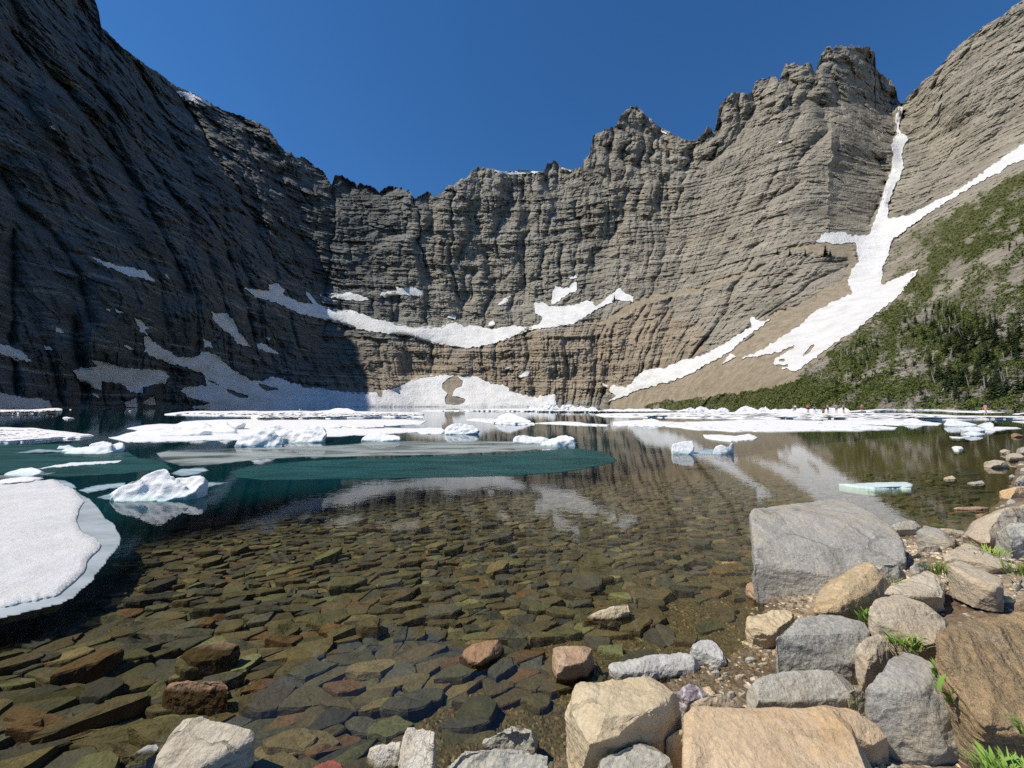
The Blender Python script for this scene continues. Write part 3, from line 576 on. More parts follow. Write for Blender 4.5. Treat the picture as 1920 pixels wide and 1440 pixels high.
# ------------------------------------------------------------------ solid builder: hulls merged, remeshed, weathered
def hull_mesh(name, parts, voxel, smooth=3, disp=None, mat=None, chips=0, shade=True):
    bm = bmesh.new()
    for pts in parts:
        b2 = bmesh.new()
        for p in pts: b2.verts.new([float(t) for t in p])
        r = bmesh.ops.convex_hull(b2, input=b2.verts[:], use_existing_faces=False)
        bmesh.ops.delete(b2, geom=list({g for g in r['geom_interior'] + r['geom_unused'] if isinstance(g, bmesh.types.BMVert)}), context='VERTS')
        t = bpy.data.meshes.new('t'); b2.to_mesh(t); b2.free(); bm.from_mesh(t); bpy.data.meshes.remove(t)
    me = bpy.data.meshes.new('t'); bm.to_mesh(me); bm.free()
    c = np.concatenate([np.asarray(p, float) for p in parts]); org = np.array([(c[:, 0].min() + c[:, 0].max()) / 2, (c[:, 1].min() + c[:, 1].max()) / 2, max(c[:, 2].min(), -.05)])
    o = bpy.data.objects.new('t', me); COL.objects.link(o)
    m = o.modifiers.new('r', 'REMESH'); m.mode = 'VOXEL'; m.voxel_size = voxel
    if smooth: s = o.modifiers.new('s', 'SMOOTH'); s.factor = .5; s.iterations = smooth
    dg = bpy.context.evaluated_depsgraph_get(); dg.update(); ev = bpy.data.meshes.new_from_object(o.evaluated_get(dg))
    bpy.data.objects.remove(o); bpy.data.meshes.remove(me)
    n = len(ev.vertices); V = np.empty(n * 3, np.float32); ev.vertices.foreach_get('co', V); V = V.reshape(-1, 3).astype(float)
    N = np.empty(n * 3, np.float32); ev.vertices.foreach_get('normal', N); N = N.reshape(-1, 3)
    if chips:                                                        # knock flat facets off the corners
        rq = np.random.RandomState(n % 9973)
        for k in range(chips):
            d = rq.normal(size=3); d[2] = abs(d[2]) * .9; d /= np.linalg.norm(d); t = V @ d; hi, lo = t.max(), np.median(t)
            V = V - d * np.maximum(t - (lo + (hi - lo) * rq.uniform(.88, .985)), 0)[:, None]
    if disp is not None: V = V + N * disp(V, N)[:, None]
    V = V - org; ev.vertices.foreach_set('co', V.astype(np.float32).ravel()); ev.update(); ev.name = name
    ev.materials.clear()
    if mat: ev.materials.append(mat)
    ev.polygons.foreach_set('use_smooth', np.full(len(ev.polygons), shade, bool))
    return ev, org

# ------------------------------------------------------------------ ice
def ice_mat(name, top, wet, level=.10, grain=60, rough=.45, bumpd=.012, dirt=.0):
    n = NT(name); P = n.pos(); s = n.N('SeparateXYZ'); n.L(P, s.inputs[0])
    z = n.math('ADD', s.outputs[2], n.math('MULTIPLY', n.noise(P, 5, 5, .6), level * .9)); z = n.math('DIVIDE', z, level * 2.2)
    c = n.mix(n.ramp(z, [(.18, 0.), (.62, 1.)]), wet, top)
    c = n.mix(1., c, n.ramp(n.noise(P, 2.4, 8, .72), [(.3, .84), (.7, 1.04)]), 'MULTIPLY')
    if dirt: c = n.mix(n.math('MULTIPLY', n.ramp(n.noise(n.map(P, (.5, 2, 1)), 1.3, 8, .7), [(.5, 0.), (.75, 1.)]), dirt), c, (.62, .55, .45))
    b = n.bump(n.noise(P, 4, 9, .7), .6, bumpd * 6); b = n.bump(n.noise(P, grain, 4, .7), .8, bumpd * .6, b)
    n.b.inputs['IOR'].default_value = 1.31
    return n.fin(c, rough, b, .35)
M_ICE = ice_mat('iceberg_ice', (.90, .89, .865), (.56, .72, .70), .12)
M_FLOE = ice_mat('floe_snow_ice', (.89, .87, .84), (.55, .68, .69), .03, 90, .6, .010, .25)
M_NEAR = ice_mat('near_floe_ice', (.80, .79, .77), (.52, .58, .58), .035, 70, .5, .016, .3)
def thin_mat(name, c1, c2, alpha_lo, alpha_hi, streak, sparkle=0.):
    n = NT(name); P = n.pos(); st = n.noise(n.map(P, streak), 1, 7, .65, .5)
    c = n.mix(n.ramp(st, [(.3, 0.), (.7, 1.)]), c1, c2)
    if sparkle: c = n.mix(n.ramp(n.noise(P, 16, 3, .6), [(.60, 0.), (.72, .35)]), c, tuple(min(1, k * 3.2 + .06) for k in c2))
    n.fin(c, .5, n.bump(n.noise(P, 30, 3, .6), .6, .004), .3)
    ed = n.N('Attribute', attribute_name='rim').outputs['Fac']; ea = n.ramp(n.math('ADD', ed, n.math('MULTIPLY', n.math('SUBTRACT', n.noise(P, 6, 4, .6), .5), .8)), [(.12, 0.), (.75, 1.)])
    n.setin(n.b, 'Alpha', n.math('MULTIPLY', ea, n.ramp(n.noise(n.map(P, streak, loc=(3, 7, 0)), 1, 6, .6, .4), [(.36, alpha_lo), (.56, alpha_hi)])))
    return n.m
M_GREY = thin_mat('dirty_sunken_ice', (.22, .26, .245), (.42, .45, .42), .15, .95, (.35, .9, 1))
M_TEAL = thin_mat('slush_ice', (.003, .040, .042), (.011, .088, .080), .62, 1, (.5, 1.6, 1), 1.)
M_TEALD = thin_mat('dark_slush_ice', (.004, .042, .043), (.012, .085, .080), .55, 1, (.4, 1.5, 1), 1.)
M_PALE = thin_mat('pale_sunken_ice', (.30, .42, .48), (.48, .60, .66), .35, .95, (.8, 2, 1))

def floe(poly, h, label, mat=M_FLOE, name='ice_floe', cat='ice floe', group='flat ice floes on the lake', z0=.004, hump=0., seed=0, rough=1., under=.12, edge=3., parent=None):
    w = max(p[0] for p in poly) - min(p[0] for p in poly); hh = max(p[1] for p in poly) - min(p[1] for p in poly)
    seed = seed or int(sum(p[0] + 3 * p[1] for p in poly)) % 991
    st = max(2., min(w, 400) / 60)
    op = rough_outline(poly, max(st * .7, 1.8 * max(1.5, w / 150)), min(2.0, hh * .13) * rough, seed)
    if edge == 3.:                                                   # keep the ragged edge sideways: depth is strongly foreshortened
        q = rough_outline(poly, max(st * 1.4, 3), .0001, seed); op = [(x + fbm(np.array([x / (st * 3)]), y / 3, 0, seed, 3)[0] * st * .8, y + fbm(np.array([x / (st * 6)]), y / 3, 5, seed, 2)[0] * min(1.2, hh * .05) * rough) for x, y in q]
    u, v, d, F = grid_in_outline(op, (max(1.5, w / 150), max(.5, hh / 70)))
    P0 = at_z(u, v, z0); e = min(edge, hh * .22)
    prof = sstep(0, e, d)
    z = z0 + h * (.45 + .55 * prof) + h * .35 * fbm(P0[:, 0] * .9, P0[:, 1] * .9, 0, seed, 4) * prof + hump * sstep(.1, .8, pn(P0[:, 0] * .35, P0[:, 1] * .12, 0, seed + 3)) * prof
    V = at_z(u, v, 0) * [1, 1, 0]; k = (EYE - z) / EYE; V[:, 0] *= k; V[:, 1] *= k; V[:, 2] = z     # keeps each point on its sight line
    R = rim_edges(F); ru, ri = np.unique(R, return_inverse=True); ri = ri.reshape(-1, 2)
    B = V[ru].copy(); B[:, 2] = -under; n0 = len(V)
    V = np.concatenate([V, B]); F2 = np.stack([R[:, 1], R[:, 0], n0 + ri[:, 0], n0 + ri[:, 1]], -1)
    c0 = np.array([V[:, 0].mean(), V[:, 1].mean(), 0])
    me = mesh_np(name, V - c0, np.concatenate([F, F2]), mat, True)
    if mat not in (M_FLOE, M_ICE, M_NEAR):
        ra = me.attributes.new('rim', 'FLOAT', 'POINT'); ra.data.foreach_set('value', np.concatenate([np.clip(d / (3.2 if parent is None else 1.2), 0, 1), np.zeros(len(V) - len(d))]).astype(np.float32))
    if parent is not None: return put(name, me, c0 - np.array(parent.location), parent)
    return put(name, me, c0, label=label, cat=cat, group=group)
def lump(outline, vb, depf=.6, yoff=0., zlow=-.15):
    o = np.array(outline, float); vmax, vmin = o[:, 1].max(), o[:, 1].min()
    yb = float(at_z(o[:, 0].mean(), vb)[1]); w = (o[:, 0].max() - o[:, 0].min()) / FPX * yb; dep = depf * w
    f = (vmax - o[:, 1]) / (vmax - vmin + 1e-6); Y = yb + yoff * w + dep * .75 * f
    A = at_y(o[:, 0], o[:, 1], Y); c = A.mean(0)
    B = A[f > .4].copy(); B[:, :2] *= (1 + dep * .55 / B[:, 1])[:, None]; B[:, 2] = zlow + (B[:, 2] - zlow) * .7
    Cc = A.copy(); Cc[:, :2] = c[:2] + (Cc[:, :2] - c[:2]) * .9; Cc[:, 2] = zlow
    return np.concatenate([A, B, Cc])
def berg(label, lumps, group='icebergs floating on the lake', amp=.05, name='iceberg', res=60, mat=None):
    parts = [lump(*l) for l in lumps]; A = np.concatenate(parts); size = A.max(0) - A.min(0); big = max(size[:2]); hz_ = max(size[2], .1)
    vx = max(big / res, hz_ / 22, .012) if big / res < hz_ / 3 else hz_ / 4
    sd = int(abs(A[0, 0] * 97)) % 800
    q = min(big, hz_ * 3)
    def disp(V, N):
        r = fbm(V[:, 0] / q * 3, V[:, 1] / q * 3, V[:, 2] / q * 5, sd, 5, .55) * amp * q
        return r * .7 - np.abs(pn(V[:, 0] / q * 7, V[:, 1] / q * 7, V[:, 2] / q * 7, sd + 9)) * amp * q * .8
    me, org = hull_mesh(name, parts, vx, 1, disp, mat or M_ICE, 5)
    return put(name, me, org, label=label, cat='iceberg', group=group)

f1 = floe([(-420,905),(0,904),(45,899),(100,899),(145,922),(150,931),(158,940),(150,955),(143,975),(152,990),(176,1008),(190,1021),(181,1036),(161,1053),(162,1068),(132,1098),(110,1113),(60,1124),(0,1137),(-420,1230)],
          .03, 'big granular white floe reaching in from the left edge, closest to the shore', M_NEAR, seed=5, edge=10, rough=2.5)
floe([(-420,1010),(-100,930),(140,915),(158,928),(182,948),(196,972),(216,986),(229,1013),(216,1035),(190,1065),(160,1103),(138,1122),(110,1134),(60,1146),(0,1161),(-420,1262)],
     .003, '', thin_mat('sunken_ice_shelf', (.28, .33, .35), (.46, .50, .52), .8, 1, (1.5, 3, 1)), name='sunken_shelf', seed=9, rough=1.2, under=.02, z0=.002, parent=f1)
floe([(-30,908),(10,898),(50,893),(82,896),(60,904),(20,908)], .04, 'small white ice ledge behind the big granular floe', seed=12)
floe([(45,912),(60,905),(100,898),(122,900),(140,908),(145,916),(100,918),(60,917)], .012, 'pale blue sunken sheet behind the big granular floe', M_PALE, name='ice_sheet', cat='ice sheet', group='thin sunken ice sheets')
floe([(145,919),(175,910),(205,906),(235,903),(238,915),(205,917),(165,926)], .02, 'thin pale ice wing joining the peaked berg on its left', M_PALE, name='ice_sheet', cat='ice sheet', group='thin sunken ice sheets')
floe([(178,934),(205,924),(236,920),(260,935),(230,944),(205,938)], .006, 'pointed sunken spur at the left foot of the peaked berg', M_PALE, name='ice_sheet', cat='ice sheet', group='thin sunken ice sheets')
floe([(360,908),(395,903),(436,904),(400,912),(365,920)], .006, 'pointed sunken spur at the right foot of the peaked berg', M_PALE, name='ice_sheet', cat='ice sheet', group='thin sunken ice sheets')
berg('peaked white berg with a bluish wet foot, the nearest iceberg', [
    ([(203,930),(215,941),(245,940),(300,936),(350,930),(384,915),(391,905),(372,903),(300,908),(240,912),(212,922)], 942, .35),
    ([(236,930),(262,892),(280,894),(298,886),(311,877),(318,888),(330,899),(352,912),(320,926),(270,932)], 938, .30),
    ([(318,918),(332,897),(347,894),(374,891),(389,899),(386,909),(345,922)], 934, .35, .1),
    ([(204,932),(222,912),(240,901),(262,893),(272,906),(252,928),(225,938)], 940, .35),
    ([(282,930),(296,926),(313,928),(311,937),(300,942),(288,938)], 942, .6)], amp=.045, res=95)
floe([(0,801),(60,802),(120,809),(150,812),(178,816),(150,820),(110,822),(70,826),(0,829),(-160,833),(-160,800)], .10, 'broad white floe at the left edge with a long pointed right tip')
floe([(-120,769),(60,768),(88,766),(108,764),(117,767),(115,772),(70,774),(0,775),(-120,776)], .45, 'long thin white floe at the far left below the dark wall', hump=.3)
floe([(117,783),(124,781),(140,784),(128,786)], .15, 'tiny white floe floating alone beside the far left floe')
for u in (131, 243, 562, 627): floe([(u - 3, 767.5 + (u > 200) * 2.5 - (u > 500) * 2.5), (u + 3, 767.2 + (u > 200) * 2.5 - (u > 500) * 2.5), (u + 2, 768.6 + (u > 200) * 2.5 - (u > 500) * 2.5)], .3, 'speck of ice far out on the dark water under the shaded wall', group='ice specks far out')
berg('low knobbly berg with a round right knob above the left floes', [
    ([(110,848),(122,842),(165,838),(200,840),(228,838),(215,846),(180,852),(155,852)], 852, .5), ([(160,848),(167,832),(180,827),(205,826),(212,833),(205,846),(180,850)], 850, .4),
    ([(205,845),(215,830),(225,825),(234,828),(235,836),(226,845)], 848, .6), ([(105,842),(112,836),(130,834),(150,837),(165,842),(130,845)], 845, .3, .4)])
floe([(18,850),(50,845),(70,841),(90,842),(125,844),(170,838),(160,848),(120,849),(60,850)], .05, 'thin greenish ice ribbon trailing left from the knobbly berg', M_PALE, name='ice_sheet', cat='ice sheet', group='thin sunken ice sheets')
berg('small dirty cream ice hump at the left edge', [([(5,889),(18,884),(40,878),(62,876),(70,881),(85,885),(60,892),(20,893)], 893, .5)], amp=.02)
floe([(70,879),(100,873),(135,867),(170,866),(228,863),(222,867),(150,872),(100,876)], .02, 'thin white ice streak beside the dirty cream hump')
floe([(-60,897),(0,890),(30,890),(55,893),(85,886),(110,884),(95,890),(40,898),(0,903),(-60,905)], .008, 'cream slush apron around the dirty cream hump', M_GREY, name='ice_sheet', cat='ice sheet', group='thin sunken ice sheets')
floe([(-60,834),(60,832),(150,829),(160,840),(240,846),(262,858),(300,862),(330,880),(240,888),(120,896),(60,892),(-60,888)], .0, 'dark green slush field between the left floes', M_TEALD, name='slush_field', cat='slush', group='slush fields', z0=.003)
floe([(310,776),(330,773),(350,771),(430,770.5),(560,770),(590,771),(612,769),(640,770.5),(670,771),(790,773),(796,776),(793,781),(720,780),(640,783),(560,785),(482,786),(470,782),(480,779),(400,778)], .28, 'very long white floe lying across the far water')
berg('white hump on top of the very long far floe', [([(600,776),(610,771),(630,765),(652,765),(668,771),(672,776)], 777, .4)], amp=.03)
floe([(238,803),(270,797),(330,794),(340,790),(430,786),(560,787),(760,786),(800,789),(790,796),(640,800),(560,806),(420,812),(280,808)], .04, 'wide dusty floe behind the pair of big white bergs')
floe([(205,820),(250,812),(320,806),(440,804),(610,800),(800,803),(820,808),(640,818),(560,820),(440,824),(360,826),(240,829)], .03, 'wide grey white floe that the pair of big bergs sits in')
berg('long white berg with two low crests, left of the pair', [
    ([(208,819),(236,812),(262,806),(300,803),(350,805),(400,808),(330,815),(250,820)], 820, .3), ([(265,812),(285,802),(305,798),(325,800),(350,808),(310,814)], 815, .4),
    ([(335,808),(345,796),(360,789),(378,789),(395,795),(410,804),(370,810)], 812, .4), ([(385,808),(410,799),(428,791),(440,797),(446,806),(430,812)], 814, .4),
    ([(334,800),(350,790),(400,787),(440,787),(462,790),(440,802),(380,806)], 808, .3, .1)], amp=.04)
berg('massive domed white berg, right of the pair', [
    ([(440,828),(452,812),(470,802),(483,798),(498,803),(515,812),(535,820),(522,830),(490,836),(460,838)], 838, .4),
    ([(495,815),(508,797),(520,796),(535,803),(560,812),(560,820),(530,824)], 830, .5, .2), ([(540,825),(555,807),(575,802),(595,795),(608,800),(613,812),(610,824),(575,830)], 831, .5, .1)], amp=.05)
berg('low white berg behind the right end of the domed berg', [([(590,800),(605,793),(620,792),(635,796),(643,800),(615,803)], 804, .4)], amp=.04)
floe([(650,802),(655,797),(690,796),(722,797),(720,802),(690,803)], .1, 'small white floe right of the domed berg')
floe([(620,806),(700,802),(745,804),(770,809),(720,812),(640,812)], .04, 'dull white floe in front of the small floe by the domed berg')
berg('flat blue-footed berg amid the grey sheets', [([(675,823),(684,817),(700,812),(716,812),(722,816),(740,815),(750,818),(751,824),(715,827),(690,826)], 828, .3)], amp=.03)
berg('boxy white berg with a teal waterline near the middle', [([(832,812),(836,798),(848,794),(870,793),(888,797),(899,806),(890,811),(860,815)], 815, .35), ([(838,808),(842,796),(872,794),(880,802),(860,812)], 813, .4)], amp=.04)
floe([(775,805),(800,802),(828,802),(836,808),(828,813),(790,813)], .06, 'white floe touching the left side of the boxy berg')
floe([(873,787),(890,784),(925,785),(960,790),(1000,792),(1003,795),(940,794),(900,789)], .12, 'thin white tail of ice in front of the tent-shaped berg')
berg('tent-shaped white berg on the far middle water', [([(925,791),(935,780),(948,775),(956,774),(975,781),(1000,791),(960,793)], 794, .5)], amp=.03)
berg('long white berg with a steep right peak in the middle', [([(960,828),(966,815),(985,815),(1010,820),(1040,824),(1030,832),(990,829)], 832, .3), ([(1010,830),(1040,818),(1062,813),(1074,818),(1085,828),(1068,837),(1040,834)], 838, .4)], amp=.04)
floe([(960,826),(1010,826),(1085,829),(1070,838),(1020,834)], .0, 'sunken ice foot under the berg with the steep right peak', M_PALE, name='ice_sheet', cat='ice sheet', group='thin sunken ice sheets')
floe([(1003,793),(1050,790),(1083,791),(1100,794),(1145,796),(1140,798),(1080,797),(1050,795)], .08, 'thin white ice line right of the tent-shaped berg')
floe([(1148,791),(1200,787),(1240,790),(1300,792),(1310,796),(1240,799),(1150,798)], .08, 'thin white floe with a small crest, centre right')
berg('small crest on the thin floe at centre right', [([(1198,792),(1206,785),(1220,784),(1232,787),(1240,792),(1215,794)], 795, .4)], amp=.05)
floe([(1115,777),(1130,775),(1180,774.5),(1280,773),(1400,772.5),(1500,772.5),(1560,773),(1640,775),(1700,774.5),(1800,779),(1925,780.5),(2050,781),(2050,784),(1925,784),(1800,786),(1640,785.5),(1560,784),(1400,784),(1300,783),(1180,781),(1130,780)],
      .2, 'great flat floe with bathers standing on it, the longest on the right', hump=.15)
floe([(1240,798),(1290,791),(1400,787),(1490,787.5),(1560,790),(1620,796),(1683,801),(1678,805),(1600,806.5),(1480,808),(1380,808),(1300,805)], .07, 'broad lens-shaped floe in front of the great flat floe')
floe([(1540,788),(1600,787.5),(1690,788),(1720,788),(1768,794),(1760,797),(1690,797),(1600,794)], .06, 'thin floe with a rounded hump right of the lens-shaped floe')
berg('rounded hump rising from the thin floe on the right', [([(1692,790),(1702,785),(1712,783),(1724,787),(1735,791),(1712,793)], 794, .3)], amp=.02)
floe([(1318,815),(1350,815),(1380,817),(1405,813),(1421,820),(1414,824),(1370,827),(1340,824),(1322,821)], .05, 'flat white floe with ragged left end, alone right of centre')
berg('squared ice block with a blue shaded right face', [([(1256,843),(1262,832),(1280,827),(1300,826),(1302,842),(1290,851),(1270,848)], 852, .5)], amp=.02)
floe([(1290,848),(1320,842),(1350,840),(1372,845),(1340,853),(1300,855)], .0, 'sunken ice bridge between the squared block and the swan-like berg', M_PALE, name='ice_sheet', cat='ice sheet', group='thin sunken ice sheets')
berg('small swan-like berg with an upswept right tip', [([(1335,848),(1341,836),(1350,832),(1362,836),(1365,847),(1350,852)], 852, .4), ([(1356,842),(1368,833),(1376,826),(1374,834),(1366,847)], 850, .3)], amp=.02, res=40)
berg('smooth lens-shaped white berg on the right-hand water, largest of its cluster', [([(1769,795),(1775,789),(1786,787),(1800,789),(1822,793),(1835,797),(1800,800),(1780,799)], 800, .3)], amp=.01, group='small bergs on the right')
berg('blunt white berg at the right end of the lens cluster', [([(1832,798),(1845,793),(1856,791),(1863,794),(1864,800),(1850,803)], 803, .4)], amp=.02, group='small bergs on the right')
berg('low white berg in front of the lens-shaped one', [([(1800,803),(1815,799),(1832,800),(1848,806),(1830,810),(1810,808)], 810, .3)], amp=.01, group='small bergs on the right')
berg('lowest small berg in front of the cluster', [([(1808,812),(1820,808),(1835,810),(1844,814),(1830,817),(1815,816)], 818, .4)], amp=.01, group='small bergs on the right')
floe([(1845,802),(1870,800),(1905,801),(1915,803),(1880,805),(1850,806)], .04, 'white ice ribbon trailing right from the blunt berg')
floe([(1848,806),(1870,805),(1885,806),(1865,808)], .03, 'short ice ribbon below the trailing one')
floe([(1780,818),(1800,819),(1820,817),(1819,820),(1800,821),(1784,820)], .03, 'thin dull ice sliver in front of the small bergs')
floe([(1785,838),(1792,836),(1803,837),(1806,841),(1798,844),(1788,843)], .05, 'small isolated white ice cake near the right shore')
floe([(1898,790),(1925,789),(1980,789),(1980,793),(1925,793)], .06, 'white floe cut by the right edge of the view')
floe([(1572,907),(1600,906.5),(1630,905),(1670,904),(1700,903.5),(1712,908),(1708,915),(1690,914),(1640,916),(1600,912)], .04, 'flat pale blue ice blade behind the huge grey boulder', M_ICE)
# grey and teal sunken sheets
floe([(290,850),(315,844),(400,841),(500,838),(640,833),(700,828),(760,826),(900,826),(965,827),(1010,832),(1062,838),(1030,842),(960,848),(860,852),(760,855),(640,858),(560,858),(470,864),(400,872),(340,875),(300,862)],
     .004, 'wide streaky grey sheet of sunken ice across the middle water', M_GREY, name='ice_sheet', cat='ice sheet', group='thin sunken ice sheets', z0=.003)
floe([(318,888),(340,878),(380,875),(393,882),(370,890),(340,894)], .006, 'small pale slush patch behind the peaked berg', M_PALE, name='ice_sheet', cat='ice sheet', group='thin sunken ice sheets')
floe([(470,872),(560,864),(640,859),(760,856),(860,853),(960,849),(1050,840),(1090,840),(1125,845),(1152,857),(1160,862),(1150,869),(1100,879),(1040,888),(960,893),(820,896),(700,898),(600,900),(500,902),(440,896),(430,884)],
     .0, 'bright teal slush field with a crisp rounded right end', M_TEAL, name='slush_field', cat='slush', group='slush fields', z0=.006, rough=.5)
# rubble ice along the far right shore
rng = random.Random(4)
def crag(u, vb, w, h, label, n=3):
    L = []
    for k in range(n):
        c = u + (rng.random() - .5) * w * .7; ww = w * (.25 + .3 * rng.random()); hh = h * (.5 + .5 * rng.random())
        L.append(([(c - ww, vb), (c - ww * .6, vb - hh * .7), (c - ww * .1, vb - hh), (c + ww * .45, vb - hh * .8), (c + ww, vb), (c, vb + .4)], vb + .6, .4, rng.random() * .4))
    berg(label, L, 'rubble ice along the far right shore', .06, 'ice_block', 40)
for u, vbase, w, h, lab in [(1008,769,30,9,'blocky ice mound at the foot of the sunlit snow apron'), (1032,767,26,12,'jumbled ice pile under the dark cleft in the cliff'), (1058,768,34,13,'tallest jumbled ice pile below the orange cliff'),
    (1083,769,26,9,'broken ice pile right of the tallest pile'), (1112,770,34,8,'low ice rubble where the diagonal snow tongue meets the water'), (1150,770.5,40,6,'low ice rubble at the foot of the tan scree'),
    (1196,771,46,6,'low white ice mound below the scree, left of centre'), (1245,771,44,6,'low white ice mound below the scree, right of centre'), (1290,772,34,9,'craggy ice block left of the slumped one on the great floe'),
    (1322,772,34,12,'pointed ice block behind the left part of the great floe'), (1345,772,34,9,'rounded ice block beside the pointed one'), (1392,773,44,15,'big slab-sided ice block, highest behind the great floe'),
    (1425,773,34,11,'tilted ice block right of the big slab-sided one'), (1462,773,44,8,'low ice ridge left of the bathers'), (1500,772.5,40,9,'low ice ridge behind the first pair of bathers'),
    (1535,772.5,34,7,'low ice ridge behind the orange-shirted bather'), (1562,772.5,26,9,'white ice hummock behind the middle bathers'), (1580,772.5,28,11,'smooth domed ice hummock behind the last bathers'), (1620,773,40,5,'low ice ridge behind the lone bather')]:
    crag(u, vbase, w, h, lab, 3 if w < 40 else 4)
floe([(790,770),(830,769),(880,768.5),(960,766),(1000,766),(1060,769),(1010,771),(930,770.5),(860,770.5)], .25, 'thin white ice band in front of the sunlit snow apron')
floe([(1000,769),(1060,768),(1120,769.5),(1280,770),(1290,772),(1180,773),(1100,772),(1010,771.5)], .3, 'white ice band along the foot of the orange cliff')
floe([(1560,773),(1640,767.5),(1700,765.5),(1760,764.8),(1860,766),(1930,767),(2050,768),(2050,770),(1900,769.5),(1800,768.8),(1700,769),(1640,771),(1600,774)], .4, 'long white floe edging the foot of the wooded hill')
floe([(1756,769.5),(1800,769.8),(1860,771.5),(1885,773),(1840,773.5),(1780,772)], .12, 'thin ice strip in the dark gap near the pink bather')
floe([(1898,776),(1925,773),(2020,773),(2020,777),(1925,777)], .12, 'thin ice strip at the far right edge')

# ------------------------------------------------------------------ rocks
def rock_mat(name, c1, c2, c3=None, stripes=0., sdir=(.2, .3, 1.), sfreq=14, spk=.3, crack=0., cscale=9, bump=.006, veins=None, tide=True):
    n = NT(name); P = n.pos(); O = n.map(n.co(), (1, 1, 1)); s = n.N('SeparateXYZ'); n.L(P, s.inputs[0])
    a = n.noise(O, 4.2, 9, .68, .3); c = n.mix(n.ramp(a, [(.3, 0.), (.7, 1.)]), c1, c2)
    if c3: c = n.mix(n.ramp(n.noise(n.map(O, loc=(5, 3, 1)), 3.1, 7, .65, .6), [(.50, 0.), (.68, .85)]), c, c3)
    q = n.noise(n.map(O, tuple(k * sfreq for k in sdir)), 1, 6, .62, .25)
    if stripes: c = n.mix(n.math('MULTIPLY', n.ramp(q, [(.38, 0.), (.5, 1.), (.62, 0.)]), stripes), c, tuple(k * .55 for k in c2))
    c = n.mix(1., c, n.ramp(n.noise(O, 70, 5, .75), [(.3, 1 - spk), (.7, 1 + spk)]), 'MULTIPLY')
    c = n.mix(n.ramp(n.noise(O, 190, 2, .5), [(.64, 0.), (.72, .35)]), c, tuple(min(.8, k * 1.6) for k in c2))
    b = n.bump(n.noise(O, 9, 10, .7), .75, bump * 5); b = n.bump(n.noise(O, 55, 6, .7), .7, bump * .9, b)
    if stripes: b = n.bump(q, min(1, stripes * 1.2), bump * 4, b)
    if crack:
        e = n.voro(n.mix(.12, O, n.noise(O, 6, 5, .6, out=1)), cscale); l = n.ramp(e, [(0, 0.), (.035, 1.)])
        l = n.math('MAXIMUM', l, n.ramp(n.noise(O, 3.3, 3, .5), [(.45, 1.), (.58, 1 - crack)]))
        c = n.mix(l, tuple(k * .35 for k in c1), c); b = n.bump(l, .8, bump * 1.6, b)
    if veins:
        e = n.voro(n.mix(.2, O, n.noise(O, 5, 5, .6, out=1)), veins[1]); c = n.mix(n.ramp(e, [(.02, 1.), (.07, 0.)]), c, veins[0])
    if tide:                                                        # wet dark skirt at the waterline
        w = n.math('ADD', s.outputs[2], n.math('MULTIPLY', n.noise(P, 14, 4, .6), .03)); t = n.ramp(n.math('MULTIPLY', w, 10.), [(.16, 0.), (.36, 1.)])
        c = n.mix(t, n.mix(1., c, (.36, .33, .27), 'MULTIPLY'), c)
    return n.fin(c, .82, b, .25)
RM = dict(
 grey=rock_mat('grey_stone', (.31, .29, .25), (.48, .45, .385), (.46, .385, .27), .30, (.5, .25, 1), 16, .32, .4, 2.6),
 granite=rock_mat('speckled_grey_stone', (.29, .277, .24), (.44, .42, .36), None, .1, (.3, .2, 1), 10, .45),
 pale=rock_mat('pale_grey_stone', (.39, .37, .31), (.53, .50, .42), (.44, .38, .28), .15, (.2, .5, 1), 9, .32, .5, 3.),
 white=rock_mat('whitish_stone', (.44, .425, .385), (.64, .62, .57), (.33, .32, .30), .2, (.3, .3, 1), 12, .3),
 crackled=rock_mat('white_crackled_stone', (.58, .50, .38), (.80, .74, .62), (.40, .28, .16), 0, spk=.25, crack=1., cscale=26, bump=.010),
 cream=rock_mat('cream_stone', (.55, .42, .25), (.72, .60, .40), (.60, .46, .27), .28, (.15, .2, 1), 13, .2, .5, 4.),
 bone=rock_mat('bone_coloured_stone', (.50, .42, .30), (.66, .58, .45), (.38, .31, .21), .22, (.4, .8, .6), 9, .22, .9, 5.),
 tan=rock_mat('tan_sandstone', (.56, .40, .24), (.70, .53, .345), (.66, .40, .16), .22, (.3, .6, 1), 7, .22, .35, 2.6),
 buff=rock_mat('buff_stone', (.45, .37, .26), (.60, .51, .38), (.52, .40, .26), .3, (.8, -.5, .6), 11, .3, .5, 3.5),
 orange=rock_mat('orange_banded_stone', (.56, .36, .16), (.68, .53, .33), (.40, .37, .30), .65, (1.2, .9, .8), 11, .25, .3, 5.),
 layered=rock_mat('brown_layered_stone', (.36, .235, .115), (.58, .42, .235), (.40, .34, .27), .9, (-.9, -.25, 1.3), 9, .35, 0, 11, .016),
 brown=rock_mat('brown_stone', (.16, .10, .05), (.29, .19, .10), (.36, .26, .16), .3, (.2, .4, 1), 14, .4),
 rust=rock_mat('rusty_stone', (.27, .15, .08), (.40, .25, .14), (.24, .15, .09), .25, (.5, .3, 1), 12, .4),
 pink=rock_mat('pinkish_stone', (.36, .22, .13), (.50, .35, .22), (.60, .50, .38), .2, (.6, .2, 1), 12, .35),
 red=rock_mat('red_stone', (.24, .06, .045), (.34, .11, .08), None, .1),
 purple=rock_mat('purple_veined_stone', (.27, .22, .25), (.40, .35, .37), None, 0, veins=((.72, .66, .66), 14)),
 olive=rock_mat('olive_stone', (.12, .12, .06), (.20, .19, .10), None, .2))

